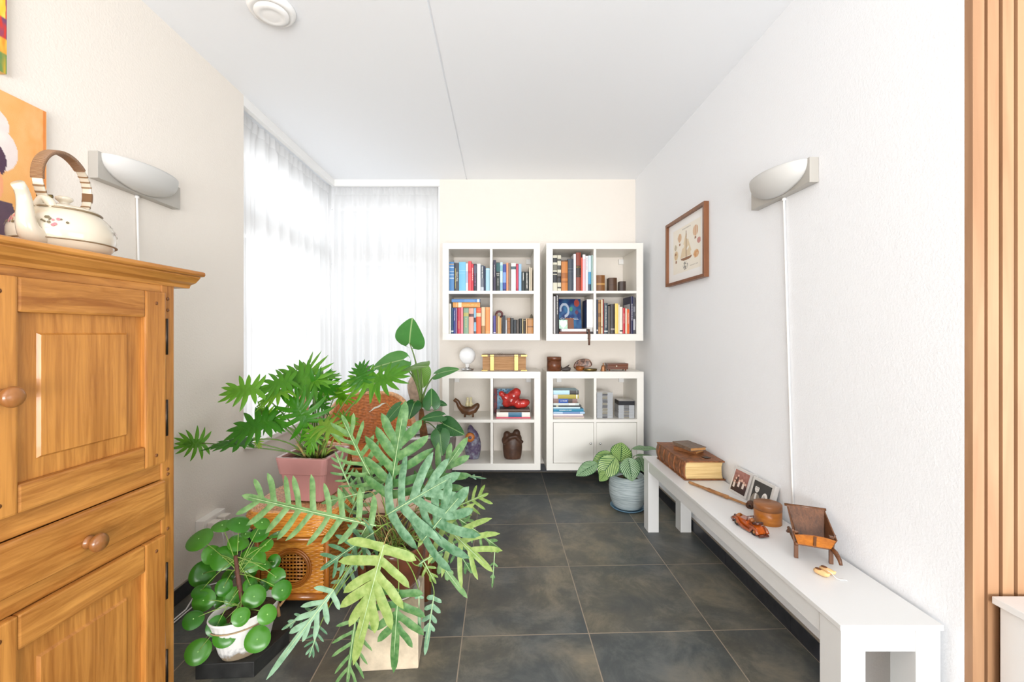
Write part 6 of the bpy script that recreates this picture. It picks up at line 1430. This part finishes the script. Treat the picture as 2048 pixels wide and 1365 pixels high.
# ------------------------------------------------------------------ blue fern on the stone block
bx_ = (-.415, 1.695); t = thing('stone_block', 'cream coloured square stone block carrying the big fern pot', 'plinth', (bx_[0], bx_[1], 0))
mb = MB(); rot = R(4); rbox(mb, (bx_[0], bx_[1], 0), rot, .212, .214, .228); mb.build('block', mat('#c9b9a0', .85, bump=.5, bscale=22, var=.18), t, bevel=.005)
mb = MB(); sc_ = Vector((bx_[0], bx_[1] + .005, .2287)); mb.lathe([(.06, 0), (.085, .002), (.098, .012), (.1, .015), (.094, .0145), (.08, .006), (.0001, .004)], sc_, 36); rootmesh(mb, 'saucer', mat('#e9e6df', .35), 'white round saucer beneath the brown fern pot on the stone block', 'saucer')
t = thing('potted_fern', 'big blue green fern with fingered fronds in a brown glazed pot', 'plant', (bx_[0], bx_[1], .235))
BRN = mat('#6b3a26', .22, var=.3, bscale=7, coat=.4); pc = Vector((bx_[0], bx_[1] + .005, .2355))
mb = MB(); mb.lathe([(.065, 0), (.078, .004), (.1, .05), (.117, .11), (.124, .155), (.122, .182), (.117, .188), (.111, .186), (.108, .168), (.1, .15)], pc, 44); mb.build('pot', BRN, t, sub=1)
mb = MB(); mb.lathe([(.104, .158), (.06, .166), (.0001, .168)], pc, 28); mb.build('soil', SOIL, t)
FC = pc + Vector((0, 0, .166))
FER = [ # base, tip, depth, depth, normal, W, pairs, term, lw, material, angles
    ((779, 1000), (806, 808), 1.68, 1.62, NV(1, .15), .34, 5, .42, .058, 1, (74, 44)),
    ((846, 1082), (930, 977), 1.56, 1.50, NV(.85, .6), .50, 4, .5, .082, 0, (95, 44)),
    ((775, 1030), (913, 946), 1.60, 1.54, NV(.9, .5), .46, 4, .44, .068, 0, (78, 42)),
    ((850, 996), (932, 876), 1.74, 1.74, NV(.95, .4), .34, 4, .46, .06, 1, (74, 40)),
    ((752, 1052), (470, 992), 1.58, 1.58, NV(.95, .35), .19, 9, .12, .026, 1, (82, 58)),
    ((748, 1066), (634, 1142), 1.56, 1.52, NV(.9, .5), .32, 5, .3, .042, 0, (88, 52)),
    ((768, 1090), (697, 1345), 1.48, 1.41, NV(1, .45), .31, 5, .56, .05, 2, (88, 30)),
    ((797, 1184), (783, 1358), 1.47, 1.45, NV(1, .25), .32, 4, .6, .058, 1, (100, 46)),
    ((668, 1180), (524, 1366), 1.48, 1.36, NV(.95, .4), .2, 4, .62, .036, 0, (70, 30)),
    ((868, 1032), (990, 1146), 1.62, 1.60, NV(.8, .6), .40, 5, .38, .042, 2, (92, 46)),
    ((905, 1030), (1010, 1100), 1.66, 1.68, NV(.6, .8), .16, 5, .25, .03, 1, (80, 50)),
    ((868, 1110), (935, 1200), 1.66, 1.62, NV(.9, .4), .14, 3, .6, .06, 1, (80, 40)),
    ((905, 1018), (977, 985), 1.76, 1.80, NV(.8, .6), .36, 5, .25, .05, 2, (85, 50)),
    ((868, 1192), (848, 1316), 1.58, 1.52, NV(1, .2), .15, 4, .5, .05, 0, (80, 50)),
    ((752, 972), (676, 836), 1.72, 1.66, NV(.9, .3, -.3), .30, 6, .25, .036, 1, (82, 48)),
    ((730, 985), (640, 1006), 1.72, 1.68, NV(.85, .5), .18, 4, .35, .045, 1, (80, 45)),
    ((712, 1236), (690, 1378), 1.51, 1.47, NV(1, .2), .36, 5, .25, .032, 1, (70, 36)),
    ((700, 1030), (748, 930), 1.78, 1.80, NV(1, .2), .34, 5, .34, .05, 1, (78, 46)),
    ((870, 1030), (950, 1040), 1.78, 1.80, NV(.7, .7), .36, 4, .34, .05, 1, (80, 48)),
    ((730, 1090), (660, 1200), 1.60, 1.56, NV(.9, .4), .2, 4, .3, .04, 0, (80, 50)), ((640, 1252), (616, 1318), 1.47, 1.43, NV(1, .2), .34, 4, .3, .05, 0, (75, 40)), ((878, 950), (975, 950), 1.86, 1.92, NV(.4, .9), .1, 4, .3, .03, 0, (80, 50)),
    ((838, 1130), (900, 1088), 1.55, 1.53, NV(.3, .95), .12, 2, .5, .05, 0, (70, 45)), ((846, 1120), (872, 1170), 1.60, 1.58, NV(.9, .4), .3, 3, .4, .06, 2, (80, 40)), ((735, 1050), (700, 1110), 1.58, 1.54, NV(.9, .5), .4, 4, .3, .05, 1, (85, 45)),
    ((905, 1085), (945, 1150), 1.66, 1.64, NV(.9, .4), .3, 4, .3, .05, 1, (80, 40)), ((838, 1190), (838, 1275), 1.50, 1.47, NV(1, .1), .12, 2, .6, .05, 0, (70, 40)), ((700, 975), (668, 905), 1.78, 1.78, NV(1, .3), .3, 5, .3, .04, 1, (75, 44)),
    ((640, 1210), (560, 1262), 1.50, 1.46, NV(.9, .4), .16, 4, .3, .04, 0, (75, 44)), ((990, 1098), (984, 1180), 1.70, 1.68, NV(1, .2), .1, 3, .3, .03, 1, (75, 44)),
]
for i, (b, p, yb_, yt, n, W, pr_, term, lw, mk, ang) in enumerate(FER):
    B, T_ = P(*b, yb_), P(*p, yt)
    W *= 1.02; lw *= .74
    fr = lobed(B, T_, n, W, pr_, term, lw, ang[0], ang[1], .04, .1, .12, False, .006, .026 if W > .2 else .016, seed=90 + i, curl=.3, skirt=.9).build('frond', (L_FERN, L_FERN_G, L_FERN_Y)[mk], t)
    s0 = FC + Vector((lrnd.uniform(-.05, .05), lrnd.uniform(-.05, .05), 0)); c1 = s0.lerp(B, .5) + Vector((0, 0, .10 if B.z > .3 else .16)); d_ = (B - T_).normalized(); c2 = B + d_ * .05
    stem(fr, bez(s0, c1, c2, 14, B), .0022, .0018, ST_G if i % 3 else ST_B)
    fr2 = MB(); base, X, Y_, N, L = frame(B, T_, n); k = 10
    fr2.tube([base + Y_ * L * (1 - term * .4) * j / k + N * (-.08 * ((1 - term * .4) * j / k) ** 2 * L + .0012) for j in range(k + 1)], [lerp(.002, .0008, j / k) for j in range(k + 1)], 5); fr2.build('midrib', mat('#b5cf9b', .5), fr)
mb = MB()
for k in range(46):
    a = lrnd.uniform(0, 6.28); r_ = lrnd.uniform(0, .08); b = FC + Vector((r_ * math.cos(a), r_ * math.sin(a), -.004)); e = b + Vector((math.cos(a) * lrnd.uniform(.03, .2), math.sin(a) * lrnd.uniform(.03, .2), lrnd.uniform(.05, .2))); mb.tube(bez(b, b.lerp(e, .4) + Vector((0, 0, .06)), e, 6), [.0016] * 6 + [.0008], 5, k % 3)
mb.build('dry_stems', [ST_B, ST_G, mat('#8a6a3a', .7)], t)

# low stool hidden behind the fern
t = thing('low_stool', 'low brown stool with a pale seat almost hidden behind the big fern', 'stool', (-.49, 2.12, 0)); STW = wood('red_brown_stool_wood', '#7d4a2c', '#532c18', 'z', 1, .4, 24)
for x in (-.63, -.35):
    for y in (2.02, 2.22):
        mb = MB(); mb.tube([(x, y, 0), (x, y, .2), (x, y, .4)], [.028, .034, .028], 14); mb.build('leg', STW, t)
mb = MB(); mb.box(-.66, -.32, 1.99, 2.25, .385, .405); mb.build('seat_frame', STW, t, bevel=.004)
mb = MB(); mb.box(-.655, -.325, 1.995, 2.245, .4055, .432); mb.build('seat', mat('#d9b8a2', .8), t, bevel=.008)

# ------------------------------------------------------------------ round leaved plant in the white bucket
t = thing('black_plinth', 'flat black stone slab on the floor carrying the white oval bucket', 'plinth', (-.96, 1.66, 0)); mb = MB()
p0, p1, p2 = Vector((-1.088, 1.545, 0)), Vector((-.884, 1.556, 0)), Vector((-.84, 1.73, 0)); mb.obox(p0, p1 - p0, p2 - p1, (0, 0, .056)); mb.build('slab', mat('#232322', .5, bump=.4, bscale=18, var=.5), t, bevel=.003)
bc = Vector((-.958, 1.628, .0566)); brot = R(52)
t = thing('potted_plant', 'round leaved plant in a white ribbed oval bucket on the black slab', 'plant', bc)
def bucketmat():
    m, tt, b = nodes('whitewashed_zinc'); tc = nd(tt, 'ShaderNodeTexCoord'); sp = nd(tt, 'ShaderNodeSeparateXYZ'); tt.links.new(tc.outputs['Object'], sp.inputs[0])
    n = nd(tt, 'ShaderNodeTexNoise', Scale=38.0, Detail=6.0); tt.links.new(tc.outputs['Object'], n.inputs['Vector'])
    k = nd(tt, 'ShaderNodeMath', operation='MULTIPLY_ADD'); k.inputs[1].default_value = -11.; k.inputs[2].default_value = .6; tt.links.new(sp.outputs['Z'], k.inputs[0]); ad = nd(tt, 'ShaderNodeMath', operation='ADD'); tt.links.new(k.outputs[0], ad.inputs[0]); tt.links.new(n.outputs['Fac'], ad.inputs[1])
    r = nd(tt, 'ShaderNodeValToRGB'); e = r.color_ramp.elements; e[0].position = .62; e[0].color = (*lin('#e4e1dc'), 1); e[1].position = .95; e[1].color = (*lin('#8a7a64'), 1); q = e.new(.8); q.color = (*lin('#b0aeab'), 1)
    tt.links.new(ad.outputs[0], r.inputs['Fac']); tt.links.new(r.outputs['Color'], b.inputs['Base Color']); b.inputs['Roughness'].default_value = .5; return m
mb = MB(); na = 120
def ring(rx, ry, z, rib):
    out = []
    for j in range(na):
        a = 2 * math.pi * j / na; q = 1 + rib * (-.022 if j % 4 == 0 else 0); x, y = rx * math.cos(a) * q, ry * math.sin(a) * q; out.append(bc + Vector((x * math.cos(brot) - y * math.sin(brot), x * math.sin(brot) + y * math.cos(brot), z)))
    return out
lv = [(.078, .058, 0, 0), (.08, .06, .004, 0), (.088, .066, .02, 1), (.116, .084, .13, 1), (.12, .086, .142, 0), (.123, .088, .148, 0), (.121, .0865, .152, 0), (.117, .083, .15, 0), (.11, .079, .125, 0)]
vs_ = []; [vs_.extend(ring(*q)) for q in lv]; mb.add(vs_, [(i * na + j, i * na + (j + 1) % na, (i + 1) * na + (j + 1) % na, (i + 1) * na + j) for i in range(len(lv) - 1) for j in range(na)] + [tuple(range(na - 1, -1, -1))], 0, True); mb.build('bucket', bucketmat(), t)
mb = MB(); mb.add(ring(.111, .08, .128, 0), [tuple(range(na))]); mb.build('soil', SOIL, t)
mb = MB(); rg = ring(.1185, .0865, .118, 0); mb.tube(rg[::5] + [rg[0]], .0022, 6, cap=False); mb.build('wire', mat('#a58a63', .6), t)
hp = bc + Vector((.118 * math.cos(brot), .118 * math.sin(brot), .12)); mb = MB(); mb.tube([hp + Vector((-.012, .008, .02)), hp + Vector((.012, .014, .012)), hp + Vector((.022, .01, -.006)), hp + Vector((.012, 0, -.02)), hp + Vector((-.004, -.004, -.012))], .006, 8); mb.tube([hp + Vector((.004, -.002, -.018)), hp + Vector((.01, -.006, -.06))], [.005, .007], 8); mb.build('rope_handle', mat('#a87f55', .8, bump=.6, bscale=200), t)
PL = [(185, 445, 78, 52), (445, 345, 70, 45), (335, 358, 60, 28), (590, 340, 50, 33), (575, 410, 55, 42), (440, 465, 62, 45), (615, 485, 45, 35), (340, 565, 75, 70), (265, 545, 52, 56), (530, 575, 78, 75), (210, 670, 75, 75), (370, 690, 30, 38), (200, 775, 55, 38), (215, 840, 45, 68), (345, 755, 45, 50), (405, 815, 48, 55), (325, 845, 40, 42), (540, 815, 65, 70), (515, 665, 38, 30), (515, 740, 45, 42), (600, 745, 38, 42), (680, 690, 55, 58), (720, 775, 60, 60), (665, 590, 30, 42), (610, 610, 40, 30), (150, 960, 60, 50), (300, 1005, 55, 60), (350, 1070, 70, 70), (455, 945, 55, 55), (625, 930, 58, 58), (560, 1090, 67, 78), (180, 1170, 75, 75), (485, 415, 35, 20), (690, 408, 50, 12), (430, 600, 30, 28)]
pt_ = P(471, 1112, 1.645); pb2 = Vector((bc.x + .0, bc.y, bc.z + .125)); mb = MB(); mb.tube([pb2, pb2.lerp(pt_, .5) + Vector((-.004, 0, 0)), pt_], [.009, .0085, .007], 10); mb.build('trunk', mat('#5a3527', .7, bump=.6, bscale=60, var=.3), t)
for i, (cx_, cy_, rx, ry) in enumerate(PL):
    px_, py_ = 340 + cx_ / 3.21, 940 + cy_ / 3.21; front = sm(500, 1150, cy_); Y_ = 1.70 - .16 * front + lrnd.uniform(-.03, .03); sh = 1 if rx > 50 else 0
    if rx < 42: Y_ += .05
    if cy_ > 900: Y_ = 1.53 + lrnd.uniform(-.01, .02)
    c = P(px_, py_, Y_); k = Y_ / FPX / 3.21; el = clamp(ry / rx, .2, 1); th = math.acos(min(1, el)) * .9
    d = (Vector((0, 0, EYE)) - c).normalized(); right = Vector((0, 0, 1)).cross(d).normalized(); up = d.cross(right); az_ = lrnd.uniform(-.35, .35); n = (d * math.cos(th) + up * math.sin(th) + right * az_).normalized(); rr_ = max(rx, ry) * k
    lf = disc(c, n, rr_, rr_ * lrnd.uniform(.95, 1.05), i).build('leaf', L_PIL, t)
    mm = MB(); mm.add([c + n * .0012 + (right * math.cos(a) + up * math.sin(a)) * .0022 for a in [2 * math.pi * j / 8 for j in range(8)]], [tuple(range(8))]); mm.build('leaf_eye', LEAF_SPOT, lf)
    s0 = pt_.lerp(pb2, lrnd.uniform(0, .35) if cy_ < 800 else lrnd.uniform(.5, .95)); e_ = c - n * .002
    stem(lf, bez(s0, s0.lerp(e_, .5) + Vector((0, 0, .02)), e_, 8), .0017, .0014, ST_G)

# ------------------------------------------------------------------ striped plant in the grey blue pot
cc = Vector((.905, 3.075, 0)); mb = MB(); mb.lathe([(.085, 0), (.105, .002), (.118, .013), (.12, .016), (.115, .0155), (.1, .006), (.0001, .005)], cc, 40); rootmesh(mb, 'saucer', mat('#6d93ac', .3), 'blue glazed saucer under the grey blue pot by the bench', 'saucer')
t = thing('potted_plant', 'striped prayer plant in a ribbed grey blue pot at the far end of the bench', 'plant', cc)
def ribpot():
    m, tt, b = nodes('ribbed_grey_stoneware'); tc = nd(tt, 'ShaderNodeTexCoord'); mp = nd(tt, 'ShaderNodeMapping'); mp.inputs['Scale'].default_value = (9, 9, 130); tt.links.new(tc.outputs['Object'], mp.inputs[0]); n = nd(tt, 'ShaderNodeTexNoise', Scale=1.0, Detail=3.0); tt.links.new(mp.outputs[0], n.inputs['Vector'])
    r = nd(tt, 'ShaderNodeValToRGB'); e = r.color_ramp.elements; e[0].position = .34; e[0].color = (*lin('#8b989c'), 1); e[1].position = .6; e[1].color = (*lin('#b6c1c3'), 1); tt.links.new(n.outputs['Fac'], r.inputs['Fac']); tt.links.new(r.outputs['Color'], b.inputs['Base Color']); b.inputs['Roughness'].default_value = .6
    bu = nd(tt, 'ShaderNodeBump', Strength=.7, Distance=.004); tt.links.new(n.outputs['Fac'], bu.inputs['Height']); tt.links.new(bu.outputs['Normal'], b.inputs['Normal']); return m
mb = MB(); mb.lathe([(.085, .0062), (.096, .012), (.118, .06), (.13, .12), (.129, .17), (.121, .215), (.112, .236), (.107, .238), (.104, .232), (.108, .2)], cc, 44); mb.build('pot', ribpot(), t, sub=1)
mb = MB(); mb.lathe([(.108, .204), (.0001, .212)], cc, 30); mb.build('soil', SOIL, t)
CAL = [((1241, 924), (1245, 884), 3.02, 3.10, NV(.95, .45), 1.05, 0), ((1231, 915), (1200, 954), 2.98, 2.92, NV(.9, .55), .85, 0), ((1256, 916), (1266, 963), 2.96, 2.9, NV(.95, .4), .95, 1), ((1194, 927), (1153, 950), 2.98, 2.92, NV(.75, .7), .55, 1), ((1222, 906), (1184, 933), 3.06, 3.02, NV(.8, .6), .6, 0), ((1264, 898), (1316, 894), 3.04, 3.0, NV(.15, 1), .5, 1), ((1270, 912), (1316, 912), 3.0, 2.96, NV(.1, 1), .45, 1), ((1214, 944), (1200, 962), 2.95, 2.9, NV(.9, .4), .8, 0), ((1278, 915), (1290, 945), 3.08, 3.02, NV(.8, .5), .8, 1)]
for i, (b, p, yb_, yt, n, wd, mk) in enumerate(CAL):
    B, T_ = P(*b, yb_), P(*p, yt); lf = ovate(B, T_, n, wd, .12, .22, i, .012).build('leaf', (L_CAL, L_CAL_D)[mk], t); s0 = cc + Vector((lrnd.uniform(-.03, .03), lrnd.uniform(-.03, .03), .209)); stem(lf, bez(s0, s0.lerp(B, .6) + Vector((0, 0, .05)), B, 10), .003, .0022, ST_D)

# ------------------------------------------------------------------ stones and figures on the window sills
def sill_fig(pts, radii, name, m, label, n=16): mb = MB(); mb.tube(pts, radii, n); rootmesh(mb, name, m, label, 'ornament', sub=1)
STN = mat('#77756f', .7, bump=.8, bscale=30, var=.4); Yq = 3.838; x = (735 - VPX) / FPX * Yq
sill_fig([(x, Yq, SILL + .0005), (x, Yq, SILL + .06), (x + .004, Yq, SILL + .16), (x + .004, Yq, SILL + .25), (x, Yq, SILL + .30), (x - .003, Yq, SILL + .335), (x - .004, Yq, SILL + .355)], [.052, .058, .056, .046, .028, .021, .014], 'stone_figure', STN, 'grey stone bird like figure on the back window sill behind the plants')
x = (830 - VPX) / FPX * Yq
sill_fig([(x + .01, Yq, SILL + .0005), (x + .01, Yq, SILL + .05), (x - .01, Yq, SILL + .12), (x - .02, Yq, SILL + .18), (x, Yq, SILL + .24), (x + .02, Yq, SILL + .27)], [.05, .05, .055, .056, .045, .015], 'rough_stone', mat('#b09a86', .85, bump=.8, bscale=24, var=.25), 'tan rough stone on the back window sill behind the elephant ear')
xq = XL + .005; 
sill_fig([(xq, 3.24, SILL + .0005), (xq, 3.24, SILL + .06), (xq, 3.24, SILL + .14), (xq, 3.24, SILL + .2), (xq, 3.24, SILL + .235)], [.035, .043, .043, .032, .012], 'clay_jug', mat('#c99a7d', .6, var=.2), 'pinkish clay jug on the side window sill behind the split leaf plant')
